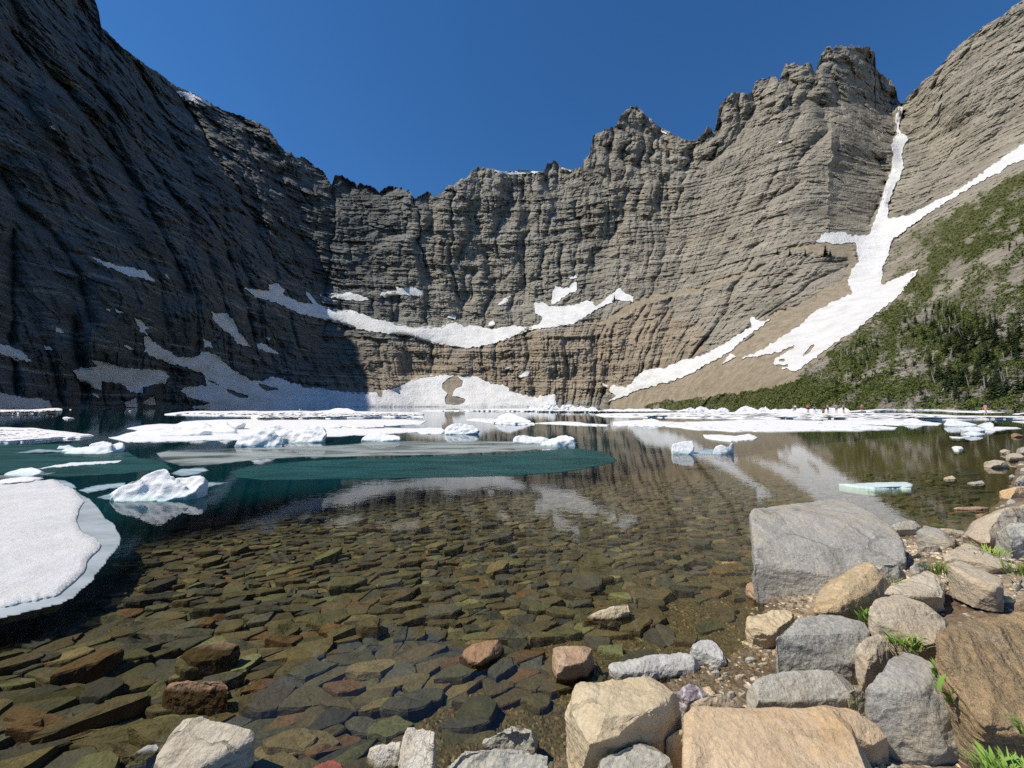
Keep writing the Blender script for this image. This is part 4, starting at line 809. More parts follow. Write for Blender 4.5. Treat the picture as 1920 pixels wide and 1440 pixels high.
def rock(label, mat, out, zb, zt, front=.3, rf=.62, inner=(), amp=.035, depth=.35, strata=0., sdir=(.2, .2, 1), name='rock', group='rocks along the lake shore', res=72, sm=1, chips=8):
    o = np.array(out, float); vmax, vmin = o[:, 1].max(), o[:, 1].min(); f = (vmax - o[:, 1]) / (vmax - vmin)
    zz = zb + (zt - zb) * np.clip(f / .85, 0, 1) ** .8
    A = at_z(o[:, 0], o[:, 1], zz); c = A.mean(0); w = np.ptp(A[:, 0])
    low = f < .5; uc = o[:, 0].mean()
    R = at_z(uc + (o[low, 0] - uc) * .93, o[low, 1] - front * (vmax - vmin), zb + (zt - zb) * rf)
    B = A[~low].copy(); B[:, :2] *= (1 + depth * w * .35 / B[:, 1])[:, None]; B[:, 2] = zb + (B[:, 2] - zb) * .5
    D = A.copy(); D[:, :2] = c[:2] + (D[:, :2] - c[:2]) * .93; D[:, 2] = zb - .10
    pts = [A, R, B, D] + [at_z(np.array([p[0]]), np.array([p[1]]), p[2]) for p in inner]
    P = np.concatenate(pts); size = np.ptp(P, axis=0); sd = int(o.sum()) % 883; q = float(np.sqrt(size[0] * max(size[2], .05)))
    sd3 = np.array(sdir) / np.linalg.norm(sdir)
    def disp(V, N):
        x, y, z = V.T
        r = fbm(x / q * 1.6, y / q * 1.6, z / q * 1.6, sd, 3, .5) * amp * q
        r = r - np.abs(fbm(x / q * 3.5, y / q * 3.5, z / q * 3.5, sd + 9, 4, .55)) * amp * q * .75
        r = r + fbm(x * 30, y * 30, z * 30, sd + 4, 3, .6) * .0022
        if strata:
            t = V @ sd3; t = t + fbm(x * 3, y * 3, z * 3, sd + 2, 3) * .02
            r = r + strata * (np.abs(((t / .045) % 1) - .5) * 1.2 + np.abs(((t / .018) % 1) - .5) * .4) * (.4 + np.clip(pn(x * 5, y * 5, z * 5, sd + 6) + .4, 0, 1))
        return r
    me, org = hull_mesh(name, [P], max(float(max(size[0], size[1])) / res, .006), sm, disp, RM[mat], chips if res > 20 else 0, False)
    return put(name, me, org, label=label, cat='rock', group=group)
def gz(u, v):
    p = at_z(np.array([float(u)]), np.array([float(v)]), 0.)[0]; return float(ground_z(np.array([p[0]]), np.array([p[1]]), False)[0])

rock('huge grey boulder standing in the water edge, the largest rock', 'grey', [(1405,964),(1414,950),(1470,946),(1521,942),(1560,934),(1585,933),(1605,945),(1650,970),(1675,985),(1695,1015),(1701,1054),(1661,1056),(1619,1060),(1582,1085),(1545,1110),(1536,1128),(1492,1135),(1445,1144),(1426,1130),(1416,1085),(1411,1029)],
     -.02, .56, .12, rf=.10, inner=[], chips=2, amp=.018, strata=.006, sdir=(.25, .5, 1), res=110, depth=.5)
rock('orange and grey banded slab leaning on the huge grey boulder', 'orange', [(1523,1152),(1536,1128),(1537,1107),(1577,1082),(1625,1054),(1635,1062),(1672,1085),(1650,1107),(1633,1121),(1582,1141),(1563,1156)], .08, .50, .12, amp=.02, strata=.008, sdir=(.6, .7, .5))
rock('pale flat rock wedged behind the orange banded slab', 'pale', [(1633,1056),(1686,1056),(1704,1085),(1690,1096),(1661,1090)], .12, .42, .2)
rock('flesh-coloured sliver of rock at the left foot of the huge boulder', 'pink', [(1397,1099),(1408,1088),(1419,1094),(1430,1128),(1420,1126)], -.05, .10, .2)
rock('lumpy cream rock with ribs, below the huge boulder at the water edge', 'cream', [(1394,1178),(1405,1163),(1450,1142),(1478,1141),(1494,1154),(1487,1167),(1447,1209),(1414,1203),(1397,1190)], -.02, .22, .32, rf=.8, amp=.05, strata=.006, sdir=(.7, .2, 1))
rock('big speckled grey block in the middle of the shore pile', 'granite', [(1452,1192),(1494,1156),(1551,1150),(1590,1153),(1621,1161),(1635,1186),(1604,1216),(1618,1261),(1621,1290),(1594,1290),(1488,1256),(1467,1231)], -.02, .36, .32, rf=.55, res=80, amp=.025)
rock('rounded pale cream rock between the speckled block and the cracked grey one', 'buff', [(1600,1219),(1612,1204),(1648,1180),(1660,1189),(1669,1216),(1663,1231),(1645,1249),(1627,1271),(1612,1252)], .12, .36, .25)
rock('long pale grey slab with rounded left end and dark right face', 'pale', [(1394,1316),(1400,1291),(1425,1267),(1470,1258),(1545,1256),(1582,1258),(1603,1285),(1627,1297),(1627,1322),(1588,1324),(1509,1331),(1473,1335),(1412,1332)], .03, .22, .2, amp=.02, res=80)
rock('large cracked grey rock, kite-shaped, at the lower right', 'grey', [(1622,1291),(1645,1267),(1663,1237),(1690,1219),(1721,1225),(1745,1240),(1763,1261),(1772,1291),(1793,1322),(1814,1352),(1838,1397),(1823,1418),(1772,1424),(1751,1415),(1733,1394),(1703,1373),(1681,1360),(1642,1325),(1627,1316)], .08, .40, .10, rf=.3, inner=[(1735,1290,.36)], chips=3, res=95, amp=.028)
rock('long pinkish tan slab running down to the layered block', 'buff', [(1627,1140),(1642,1119),(1681,1113),(1730,1128),(1778,1162),(1789,1174),(1766,1189),(1764,1231),(1739,1236),(1712,1219),(1672,1189),(1645,1165)], .20, .46, .22, rf=.5, res=80, amp=.02)
rock('big brown finely layered block at the right edge', 'layered', [(1760,1193),(1787,1174),(1835,1163),(1925,1150),(2010,1160),(2060,1300),(1960,1410),(1900,1402),(1841,1394),(1811,1340),(1793,1291),(1775,1249),(1763,1231)], .16, .56, .14, rf=.5, inner=[], amp=.015, strata=.02, sdir=(-.5, -.3, 1), res=130, sm=1, chips=0)
rock('broad flat tan sandstone slab filling the bottom edge', 'tan', [(1281,1332),(1300,1322),(1400,1330),(1470,1338),(1500,1340),(1545,1326),(1590,1350),(1625,1395),(1650,1440),(1690,1520),(1640,1620),(1290,1620),(1278,1500),(1283,1400)], .08, .34, .1, amp=.016, res=120, inner=[(1320,1360,.33)])
rock('thin upper sheet of tan rock behind the broad sandstone slab', 'tan', [(1495,1338),(1510,1328),(1545,1319),(1590,1322),(1640,1355),(1668,1388),(1640,1402),(1625,1396)], .10, .28, .12, amp=.02)
rock('big rounded cream boulder with a shaded layered underside', 'cream', [(1059,1347),(1070,1295),(1084,1279),(1109,1279),(1144,1285),(1177,1268),(1229,1265),(1249,1275),(1273,1295),(1276,1323),(1265,1364),(1229,1376),(1169,1403),(1122,1433),(1101,1408),(1068,1380)], -.03, .36, .30, rf=.9, inner=[(1150,1365,.36),(1110,1385,.32),(1225,1330,.38),(1262,1318,.34)], res=105, amp=.03, strata=.004)
rock('pale tan rock below the rounded cream boulder, cut by the bottom edge', 'pale', [(1122,1420),(1169,1397),(1218,1383),(1243,1397),(1259,1421),(1270,1480),(1200,1530),(1110,1500)], .02, .26, .2, amp=.03)
rock('small tan rock squeezed between cream boulder and sandstone slab', 'cream', [(1248,1384),(1276,1364),(1292,1367),(1290,1394),(1265,1424)], .08, .26, .3)
rock('flat whitish grey slab with a long left point, in the shallows', 'white', [(1138,1250),(1183,1249),(1224,1230),(1238,1220),(1276,1220),(1300,1232),(1314,1246),(1317,1253),(1251,1262),(1155,1274)], -.03, .10, .15, amp=.04)
rock('rounded whitish rock at the water edge above the flat slab', 'white', [(1292,1213),(1314,1197),(1336,1197),(1353,1210),(1364,1246),(1336,1236),(1314,1227)], -.03, .12, .15)
rock('purple rock with white veins behind the cream boulder', 'purple', [(1268,1297),(1292,1278),(1331,1298),(1322,1318),(1290,1323)], .02, .17, .2)
rock('pale tan rock tucked behind the broad sandstone slab', 'buff', [(1292,1323),(1320,1309),(1347,1295),(1366,1311),(1404,1331),(1360,1336)], .04, .22, .15)
rock('squarish pink-orange rock standing in the shallows', 'pink', [(1033,1243),(1060,1222),(1084,1205),(1106,1230),(1114,1246),(1090,1262),(1051,1278),(1038,1268)], -.12, .12, .42, rf=.9, inner=[(1045,1252,.10),(1095,1242,.11)])
rock('reddish rock with a white spot, wet at the left, in the shallows', 'rust', [(859,1224),(887,1206),(936,1199),(945,1205),(933,1243),(895,1261),(879,1255)], -.14, .06, .28, rf=.85)
rock('driftwood-like cream rock breaking the surface', 'cream', [(1090,1173),(1120,1158),(1150,1137),(1178,1130),(1183,1143),(1152,1174),(1128,1175)], -.12, .08, .3, amp=.03, chips=2)
rock('jagged pale grey rock at the bottom edge', 'pale', [(833,1432),(868,1400),(900,1398),(950,1399),(985,1393),(1018,1408),(1040,1413),(1047,1480),(1020,1520),(830,1510)], -.05, .20, .12, amp=.06)
rock('smaller grey rock behind the jagged one', 'pale', [(903,1396),(933,1377),(955,1361),(1002,1364),(1013,1402),(960,1404)], -.10, .12, .2, amp=.05)
rock('crackled white block standing out of the water', 'crackled', [(750,1400),(756,1387),(765,1362),(783,1364),(816,1369),(820,1440),(810,1470),(745,1470)], -.10, .18, .12, amp=.04, chips=2, rf=.8, inner=[(760,1420,.12)])
rock('low crackled white stone at the left foot of the crackled block', 'crackled', [(692,1395),(707,1390),(738,1400),(762,1395),(765,1450),(700,1460),(684,1440)], -.12, .07, .2, amp=.05)
rock('big bone-coloured slab sloping out of the water at the bottom', 'bone', [(282,1470),(293,1409),(320,1369),(333,1351),(360,1335),(378,1341),(391,1354),(427,1360),(456,1364),(478,1371),(474,1388),(449,1408),(427,1416),(400,1460),(330,1500)], -.10, .16, .22, amp=.03, res=90)
rock('long brown and white stone beside the bone-coloured slab', 'white', [(238,1434),(245,1413),(270,1402),(296,1391),(299,1401),(265,1438)], -.10, .03, .3)
rock('lens-shaped brown rock with a white streak breaking the surface', 'rust', [(303,1300),(333,1281),(378,1271),(428,1273),(432,1290),(427,1307),(378,1320),(333,1319)], -.14, .06, .3, amp=.04)
rock('dark red rock cut by the bottom edge', 'red', [(583,1442),(620,1421),(640,1430),(652,1450),(640,1500),(590,1500)], -.10, .05, .2)
rock('pale topped brown rock just breaking the surface on the left', 'brown', [(335,1236),(345,1224),(420,1200),(455,1205),(445,1222),(400,1256),(355,1258)], -.15, .03, .3)
rock('bright orange flat rock under the water left of the huge boulder', 'orange', [(1330,1060),(1360,1054),(1390,1051),(1399,1067),(1382,1078),(1352,1087)], -.14, .01, .3)
rock('mustard slab under shallow water at the left', 'olive', [(0,1338),(60,1305),(120,1290),(150,1284),(177,1297),(170,1305),(80,1330),(10,1345),(-40,1360)], -.25, -.10, .2)
rock('pale green pointed stone under water near the bottom left', 'pale', [(92,1372),(100,1355),(140,1332),(141,1350),(128,1375),(112,1385)], -.25, -.08, .3)
rock('light olive angular slab with white rim under water, centre', 'buff', [(762,1165),(778,1148),(812,1144),(836,1150),(832,1165),(800,1172),(778,1174)], -.30, -.16, .4)
# farther along the shore on the right
rock('flat grey triangular slab propped behind the huge boulder', 'grey', [(1717,994),(1731,984),(1760,991),(1796,1016),(1786,1028),(1755,1022)], .03, .28, .15)
rock('low grey rock at the right foot of the huge boulder', 'pale', [(1668,983),(1690,977),(1712,975),(1729,984),(1720,999),(1680,1000)], .0, .20, .25)
rock('thin twisted slab at the water edge on the right', 'buff', [(1757,990),(1785,991),(1812,1001),(1807,1007),(1768,1004)], .0, .12, .3)
rock('long sloping grey-brown boulder rising to the right edge', 'buff', [(1800,1012),(1840,990),(1869,971),(1880,956),(1925,940),(1960,938),(1960,985),(1883,985),(1866,1023),(1841,1028)], .05, .62, .2, inner=[(1850,1005,.4)], res=80)
rock('blocky pale boulder with a flat front beside the sloping one', 'pale', [(1864,1030),(1883,976),(1925,972),(1975,978),(1975,1035),(1925,1042),(1895,1045)], .2, .62, .35, res=70)
rock('bright orange flat rock at the right-hand waterline', 'tan', [(1873,921),(1895,914),(1925,911),(1960,912),(1960,928),(1925,930),(1886,931)], -.02, .22, .3)
rock('pinkish flat ledge awash at the right', 'pink', [(1789,951),(1820,949),(1858,950),(1856,958),(1819,963)], -.08, .04, .3)
rock('rusty flat ledge at the water edge on the right', 'rust', [(1828,964),(1850,960),(1880,958),(1880,968),(1838,972)], -.03, .10, .3)
rock('small bright cream stone below the rusty ledge', 'cream', [(1821,982),(1830,976),(1845,980),(1840,989),(1830,992)], -.02, .10, .3)
rock('grey slab at the right edge above the bright orange rock', 'pale', [(1901,910),(1909,892),(1930,889),(1960,890),(1960,908)], .0, .28, .3)
rock('smooth pale cream oval rock alone off the right shore', 'buff', [(1844,872),(1850,865),(1866,862),(1884,864),(1889,873),(1876,878),(1856,878)], -.05, .17, .4)
rock('small orange stone poking out off the right shore', 'cream', [(1768,900),(1772,894),(1786,892),(1792,899),(1780,903)], -.05, .06, .4)
rock('small pale wedge of stone off the right shore', 'pale', [(1813,908),(1825,903),(1841,901),(1849,909),(1830,911)], -.05, .05, .3)
rock('tiny pale stone between the wedge and the bank', 'pale', [(1891,892),(1898,889),(1904,894),(1897,897)], -.02, .06, .3)
rock('low tan rock right of the bergs near the bank, upper', 'buff', [(1875,847),(1885,842),(1895,844),(1897,850),(1880,851)], -.05, .16, .4)
rock('dark grey rock at the far right shore', 'grey', [(1905,850),(1915,838),(1930,837),(1950,842),(1950,853),(1915,855)], -.05, .30, .4)
rock('tan rock in front of the dark grey one at the far right', 'buff', [(1885,860),(1893,851),(1910,849),(1920,856),(1917,864),(1895,864)], -.03, .20, .4)
rock('low brown stone farthest along the right shore', 'rust', [(1895,817),(1902,812),(1918,816),(1920,819),(1902,820)], -.05, .18, .4)
rock('flat stone by the right edge behind the grey slab', 'pale', [(1912,882),(1925,874),(1950,874),(1950,886),(1925,888)], -.02, .2, .3)
rock('knobbly grey cobble right of the huge boulder', 'pale', [(1700,1041),(1715,1031),(1734,1042),(1730,1055),(1703,1056)], .12, .32, .35)
rock('flat grey stone behind the knobbly cobble', 'grey', [(1718,1026),(1735,1019),(1756,1020),(1770,1029),(1757,1041),(1734,1041)], .10, .28, .3)
rock('grey wedge of rock above the cream ribbed slab', 'pale', [(1706,1062),(1722,1054),(1741,1050),(1745,1068),(1717,1087),(1708,1083)], .18, .40, .25)
rock('cream ribbed slab between boulder pile and soil', 'bone', [(1648,1118),(1675,1100),(1706,1090),(1743,1066),(1760,1080),(1772,1099),(1772,1126),(1730,1128),(1690,1114)], .24, .44, .12, strata=.006, sdir=(.6, .6, .2))
rock('long narrow buff slab half sunk in the soil', 'buff', [(1774,1056),(1802,1050),(1845,1076),(1881,1101),(1883,1115),(1867,1119),(1819,1091)], .38, .50, .25, amp=.02)
rock('tan slab lying behind the narrow sunk slab', 'buff', [(1768,1041),(1790,1028),(1813,1016),(1832,1029),(1870,1052),(1902,1074),(1881,1076),(1802,1052)], .32, .46, .2)
rock('pinkish flat rock on the soil at the right edge', 'pink', [(1900,1130),(1925,1122),(1960,1125),(1960,1138),(1915,1138)], .44, .52, .3)
rock('small dark rock under the rim of the cracked grey rock', 'grey', [(1590,1292),(1605,1288),(1624,1298),(1626,1320),(1600,1322)], .05, .2, .3)
rr = random.Random(12)
for k in range(96):                                                 # small loose stones on soil and gravel
    spots = [(1800,1150,60,14),(1700,1390,30,22),(1640,1420,40,20),(1880,1130,40,22),(1370,1290,22,24),(1740,1030,26,12),(1860,1080,50,16),(1440,1238,46,22),(1590,1330,40,14),(1760,1012,50,16),(1880,955,24,22),(1905,890,12,30),(1340,1262,34,14),(1700,1340,30,30)]
    a, b_, sw, sh_ = spots[k % 14]; u = a + rr.uniform(-1, 1) * sw; v = b_ + rr.uniform(-1, 1) * sh_; w = rr.uniform(3, 8) if k % 3 else rr.uniform(8, 15)
    z = gz(u, v); z = float(ground_z(*at_z(np.array([u]), np.array([v]), z)[0, :2].reshape(2, 1), False)[0])
    an = [rr.uniform(.7, 1.2) for _ in range(7)]
    rock('small loose pale stone on the bank between the big rocks', rr.choice(['bone', 'pale', 'cream', 'buff']), [(u + w * an[i] * math.cos(i * .9), v + w * .5 * an[i] * math.sin(i * .9)) for i in range(7)], z - .01, z + w / FPX * 2.2 * .8, .35, rf=.8, res=14, name='loose_stone', group='small loose stones on the bank')

# ------------------------------------------------------------------ paving of flat stones on the lake floor
def clip_half(poly, px, py, nx, ny):
    out = []; n = len(poly)
    for i in range(n):
        ax, ay = poly[i]; bx, by = poly[(i + 1) % n]; da = (ax - px) * nx + (ay - py) * ny; db = (bx - px) * nx + (by - py) * ny
        if da <= 0: out.append((ax, ay))
        if (da < 0 < db) or (db < 0 < da): t = da / (da - db); out.append((ax + (bx - ax) * t, ay + (by - ay) * t))
    return out
rs = random.Random(7); seeds = []
yy = 1.05
while yy < 10:
    k = max(.58, 1.06 - .10 * yy); dx, dy = .235 * k, .125 * k; xx = -1.42 * yy - .5
    while xx < 1.1 * yy + .5:
        x = xx + rs.uniform(-.5, .5) * dx; y = yy + rs.uniform(-.5, .5) * dy
        seeds.append((x + .10 * math.sin(y * 2), y + .14 * x * .6 if False else y))
        if rs.random() < .22: seeds.append((x + rs.uniform(-.09, .09), y + rs.uniform(-.05, .05)))
        xx += dx
    yy += dy
seeds = [s for s in seeds if rs.random() > .12 + .5 * (float(pn(np.array([s[0] * 1.3]), np.array([s[1] * 1.6]), 0, 301)[0]) > -.05) * rs.random()]
SA = np.array(seeds); keep = -land_d(SA[:, 0], SA[:, 1])
# thinner cover where the fine gravel shows near the right-hand shore
prob = np.clip((keep + .05) / .9 + np.clip((-SA[:, 0] - .2) / 1.5, 0, 1), 0.0, 1.)
rot = .25; ca, sa = math.cos(rot), math.sin(rot); AN = 1.75
QX = SA[:, 0] * ca + SA[:, 1] * sa; QY = (-SA[:, 0] * sa + SA[:, 1] * ca) * AN
stones = []
for i in range(len(SA)):
    if keep[i] < -.02: continue
    if rs.random() > prob[i]: continue
    d2 = (QX - QX[i]) ** 2 + (QY - QY[i]) ** 2; nb = np.argsort(d2)[1:15]
    poly = [(QX[i] - .35, QY[i] - .35), (QX[i] + .35, QY[i] - .35), (QX[i] + .35, QY[i] + .35), (QX[i] - .35, QY[i] + .35)]
    for j in nb:
        if d2[j] < 1e-5: continue
        poly = clip_half(poly, (QX[i] + QX[j]) / 2, (QY[i] + QY[j]) / 2, QX[j] - QX[i], QY[j] - QY[i])
        if len(poly) < 3: break
    if len(poly) < 3: continue
    pl = [(x * ca - y / AN * sa, x * sa + y / AN * ca) for x, y in poly]
    cx = sum(p[0] for p in pl) / len(pl); cy = sum(p[1] for p in pl) / len(pl)
    A = abs(sum(pl[k][0] * pl[(k + 1) % len(pl)][1] - pl[(k + 1) % len(pl)][0] * pl[k][1] for k in range(len(pl)))) / 2
    if A < .0015: continue
    stones.append((A, cx, cy, pl))
for k in range(190):                                                # larger loose slabs lying over the rest
    y = 1.2 + 6.5 * rs.random() ** 1.2; x = rs.uniform(-1.35 * y, 1.0 * y)
    if land_d(np.array([x]), np.array([y]))[0] > -.25: continue
    a, b_ = rs.uniform(.11, .22), rs.uniform(.05, .11); t0 = .25 + rs.gauss(0, .45); m_ = rs.choice([5, 6, 6, 7])
    an = sorted((q + rs.uniform(-.3, .3)) / m_ * 2 * math.pi for q in range(m_))
    pl = [(x + a * math.cos(q) * math.cos(t0) - b_ * math.sin(q) * math.sin(t0), y + a * math.cos(q) * math.sin(t0) + b_ * math.sin(q) * math.cos(t0)) for q in an]
    stones.append((math.pi * a * b_ * .9, x, y, pl + [None]))
def stone_geo(A, cx, cy, pl, r):
    """flat slab with worn rim; returns verts, faces"""
    top = pl[-1] is None
    if top: pl = pl[:-1]
    n = 18 if cy < 4.5 else 12; P = []
    L = [math.dist(pl[i], pl[(i + 1) % len(pl)]) for i in range(len(pl))]; T = sum(L); shr = r.uniform(.90, 1.0) if r.random() > .3 else r.uniform(1.0, 1.14)
    for k in range(n):
        t = (k + .5 * r.random() * .6) / n * T; i = 0
        while t > L[i] and i < len(L) - 1: t -= L[i]; i += 1
        a = t / L[i]; x = pl[i][0] + (pl[(i + 1) % len(pl)][0] - pl[i][0]) * a; y = pl[i][1] + (pl[(i + 1) % len(pl)][1] - pl[i][1]) * a
        j = 1 + r.uniform(-.045, .045); P.append(((x - cx) * shr * j, (y - cy) * shr * j))
    s = math.sqrt(A); h = s * r.uniform(.12, .34) + .012; tx, ty = r.gauss(0, .085), r.gauss(0, .10); V = []
    lift = (r.uniform(0, .05) if r.random() < .35 else 0) + (.045 if top else 0)
    for sc, zz, nz in ((.9, -.05, 0), (1., .45 * h, .1), (.985, .80 * h, .10), (.93, .97 * h, .05), (.66, 1.0 * h, .05), (.33, 1.01 * h, .05)):
        for k, (x, y) in enumerate(P):
            q = 1 + (r.uniform(-.03, .03) if nz else 0); V.append((x * sc * q, y * sc * q, zz + r.uniform(-1, 1) * nz * h * .7 + (x * tx + y * ty) * (sc > .95 or zz > 0) + lift))
    V.append((0, 0, h + lift)); F = []
    for a in range(5):
        for k in range(n): F.append((a * n + k, a * n + (k + 1) % n, (a + 1) * n + (k + 1) % n, (a + 1) * n + k))
    for k in range(n): F.append((5 * n + k, 5 * n + (k + 1) % n, 6 * n))
    return V, F
ms = NT('lake_floor_stone'); O = ms.co('Object'); Pp = ms.pos(); at = ms.N('Attribute', attribute_name='tint')
c = ms.mix(ms.ramp(ms.noise(Pp, 9, 8, .7, .4), [(.3, 0.), (.7, .8)]), at.outputs['Color'], ms.mix(1., at.outputs['Color'], (1.7, 1.5, 1.2), 'MULTIPLY'))
c = ms.mix(1., c, ms.ramp(ms.noise(Pp, 60, 6, .75), [(.3, .62), (.7, 1.35)]), 'MULTIPLY')
st_ = ms.noise(ms.map(Pp, (6, 14, 40)), 1, 5, .6)
b = ms.bump(ms.noise(Pp, 13, 9, .7), .8, .03); b = ms.bump(ms.noise(Pp, 70, 5, .7), .6, .004, b); b = ms.bump(st_, .4, .012, b)
ms.fin(c, .75, b, .3)
TINTS = [((.105, .082, .050), 'brown'), ((.090, .084, .050), 'olive'), ((.085, .080, .068), 'grey'), ((.165, .130, .072), 'tan'), ((.135, .080, .042), 'rust-brown'), ((.058, .054, .048), 'dark grey'),
         ((.165, .165, .09), 'pale olive'), ((.105, .088, .050), 'brown')]
WT = [5, 5, 4, 1.6, 1.1, 3, .8, 3]
stones.sort(key=lambda s: -math.sqrt(s[0]) / (s[2] ** 1.5) * (1 if abs(s[1]) < 1.33 * s[2] + .1 and s[2] > 1.35 else .01))
BV, BF, BC = [], [], []; off = 0
for i, (A, cx, cy, pl) in enumerate(stones):
    V, F = stone_geo(A, cx, cy, pl, rs); (tc, tn) = rs.choices(TINTS, WT)[0]
    g = 1 + rs.uniform(-.22, .28); tc = (tc[0] * g * 1.03, tc[1] * g * 1.07, tc[2] * g * 1.22); z = float(ground_z(np.array([cx]), np.array([cy]), False)[0]) - .012
    V = np.array(V); z = min(z, -.012 - V[:, 2].max())
    if i < 295:
        d = 'flat' if A > .02 else 'small'; w_ = 'near the shore' if cy < 2.3 else 'farther from the shore'
        me = mesh_np('submerged_stone', V, F, ms.m, False); addcol(me, 'tint', np.tile(np.array(tc, np.float32), (len(V), 1)))
        put('submerged_stone', me, (cx, cy, z), label=f'{d} {tn} stone lying under clear water {w_}', cat='stone', group=f'{d} {tn} stones under the water {w_}')
    else:
        BV.append(V + [cx, cy, z]); BF += [tuple(k + off for k in f) for f in F]; BC.append(np.tile(np.array(tc, np.float32), (len(V), 1))); off += len(V)
me = mesh_np('lake_floor_stones', np.concatenate(BV), BF, ms.m, False); addcol(me, 'tint', np.concatenate(BC))
put('lake_floor_stones', me, label='mass of small flat brown stones covering the lake floor', kind='stuff')

# fine gravel between the slabs and along the waterline
def pebbles(name, label, n, xy, size, cols, seed, lo=-1.6, hi=.25):
    r = np.random.RandomState(seed); X, Y = xy(r, n * 3); d = land_d(X, Y); m = (d > lo) & (d < hi) & (r.rand(len(X)) < np.where(d > -.7, 1, .35)); X, Y = X[m][:n], Y[m][:n]; k = len(X)
    Z = ground_z(X, Y, True); S = r.uniform(*size, k) * r.uniform(.6, 1.4, k)
    base = np.array([(1, 0, 0), (.45, .8, .1), (-.6, .75, 0), (-1, -.1, .1), (-.4, -.8, 0), (.6, -.7, .05), (.25, .15, .62), (-.3, -.1, .55)])
    P = base[None] * (1 + r.uniform(-.22, .22, (k, 8, 3))); a = r.uniform(0, 6.28, k); x = P[..., 0] * np.cos(a)[:, None] - P[..., 1] * np.sin(a)[:, None] * .75; y = P[..., 0] * np.sin(a)[:, None] + P[..., 1] * np.cos(a)[:, None] * .75
    V = np.stack([X[:, None] + x * S[:, None], Y[:, None] + y * S[:, None], Z[:, None] + P[..., 2] * S[:, None] * .9], -1).reshape(-1, 3)
    T = np.array([(0, 1, 6), (1, 2, 6), (2, 7, 6), (2, 3, 7), (3, 4, 7), (4, 5, 7), (5, 6, 7), (5, 0, 6)]); F = (T[None] + np.arange(k)[:, None, None] * 8).reshape(-1, 3)
    C = np.array(cols)[r.randint(0, len(cols), k)] * r.uniform(.7, 1.4, (k, 1)); me = mesh_np(name, V, F, ms.m, False); addcol(me, 'tint', np.repeat(C, 8, 0)); put(name, me, label=label, kind='stuff')
def near_xy(r, n): Y = 1.1 + 5 * r.rand(n) ** 1.4; return r.uniform(-1.3, 1.3, n) * Y, Y
pebbles('gravel', 'fine brown gravel along the waterline and between the slabs', 15000, near_xy, (.006, .019), [(.12, .085, .045), (.16, .12, .07), (.09, .075, .05), (.20, .16, .10), (.10, .10, .07)], 3)
def bank_xy(r, n): return r.uniform(.6, 5.2, n), r.uniform(1.2, 4.6, n)
pebbles('rock_chips', 'pale broken rock chips strewn over the soil and between the boulders', 3600, bank_xy, (.006, .024), [(.46, .38, .27), (.36, .32, .26), (.55, .47, .36), (.28, .22, .15), (.40, .38, .34)], 5, -.1, 3.)

# ------------------------------------------------------------------ trees, snags and undergrowth on the hillside
def tri_mat(name, c1, c2, rough=.8):
    n = NT(name); oi = n.N('ObjectInfo'); P = n.pos()
    c = n.mix(n.noise(P, 1.1, 5, .7), c1, c2); c = n.mix(1., c, n.ramp(oi.outputs['Random'], [(0, .75), (1, 1.3)]), 'MULTIPLY')
    return n.fin(c, rough, None, .15)
M_FIR = tri_mat('fir_needles', (.026, .046, .018), (.068, .095, .036)); M_BARK = tri_mat('bark', (.10, .085, .065), (.19, .165, .135)); M_SNAG = tri_mat('bleached_deadwood', (.30, .28, .25), (.46, .44, .40))
M_BUSH = tri_mat('shrub_leaves', (.05, .085, .018), (.165, .18, .05)); M_DRYBUSH = tri_mat('dry_twigs', (.16, .14, .11), (.27, .25, .21))
def cone_geo(pts, n=5):
    V, F = [], []
    for j, (x, y, z, r) in enumerate(pts):
        for k in range(n): a = 2 * math.pi * k / n; V.append((x + r * math.cos(a), y + r * math.sin(a), z))
    for j in range(len(pts) - 1):
        for k in range(n): F.append((j * n + k, j * n + (k + 1) % n, (j + 1) * n + (k + 1) % n, (j + 1) * n + k))
    return V, F
def fir_crown(seed, h=6., w=.95):
    r = random.Random(seed); V, F = [], []; lv = 26
    for i in range(lv):
        t = i / (lv - 1); z = h * (.06 + .92 * t); rad = w * (1 - t) ** .8 * (1.05 if i % 3 else .8) + .05
        m = 9 if t < .6 else 6
        for k in range(m):
            if r.random() < .12: continue
            a = 2 * math.pi * (k + r.random()) / m; L = rad * r.uniform(.55, 1.2); dz = -L * r.uniform(.15, .5); wd = .10 + L * .22
            ca, sa = math.cos(a), math.sin(a); b0 = len(V)
            V += [(0, 0, z), (ca * L * .55 - sa * wd, sa * L * .55 + ca * wd, z + dz * .4), (ca * L, sa * L, z + dz), (ca * L * .55 + sa * wd, sa * L * .55 - ca * wd, z + dz * .35)]
            F += [(b0, b0 + 1, b0 + 2), (b0, b0 + 2, b0 + 3)]
    return mesh_np('crown', np.array(V), F, M_FIR)
FIRS = [fir_crown(s, 6, w) for s, w in ((1, .95), (2, 1.2), (3, .8), (4, 1.05), (5, 1.3))]
TRUNK = mesh_np('trunk', *[(np.array(v), f) for v, f in [cone_geo([(0, 0, -.4, .13), (0, 0, 3, .08), (0, 0, 5.9, .02)])]][0], M_BARK)
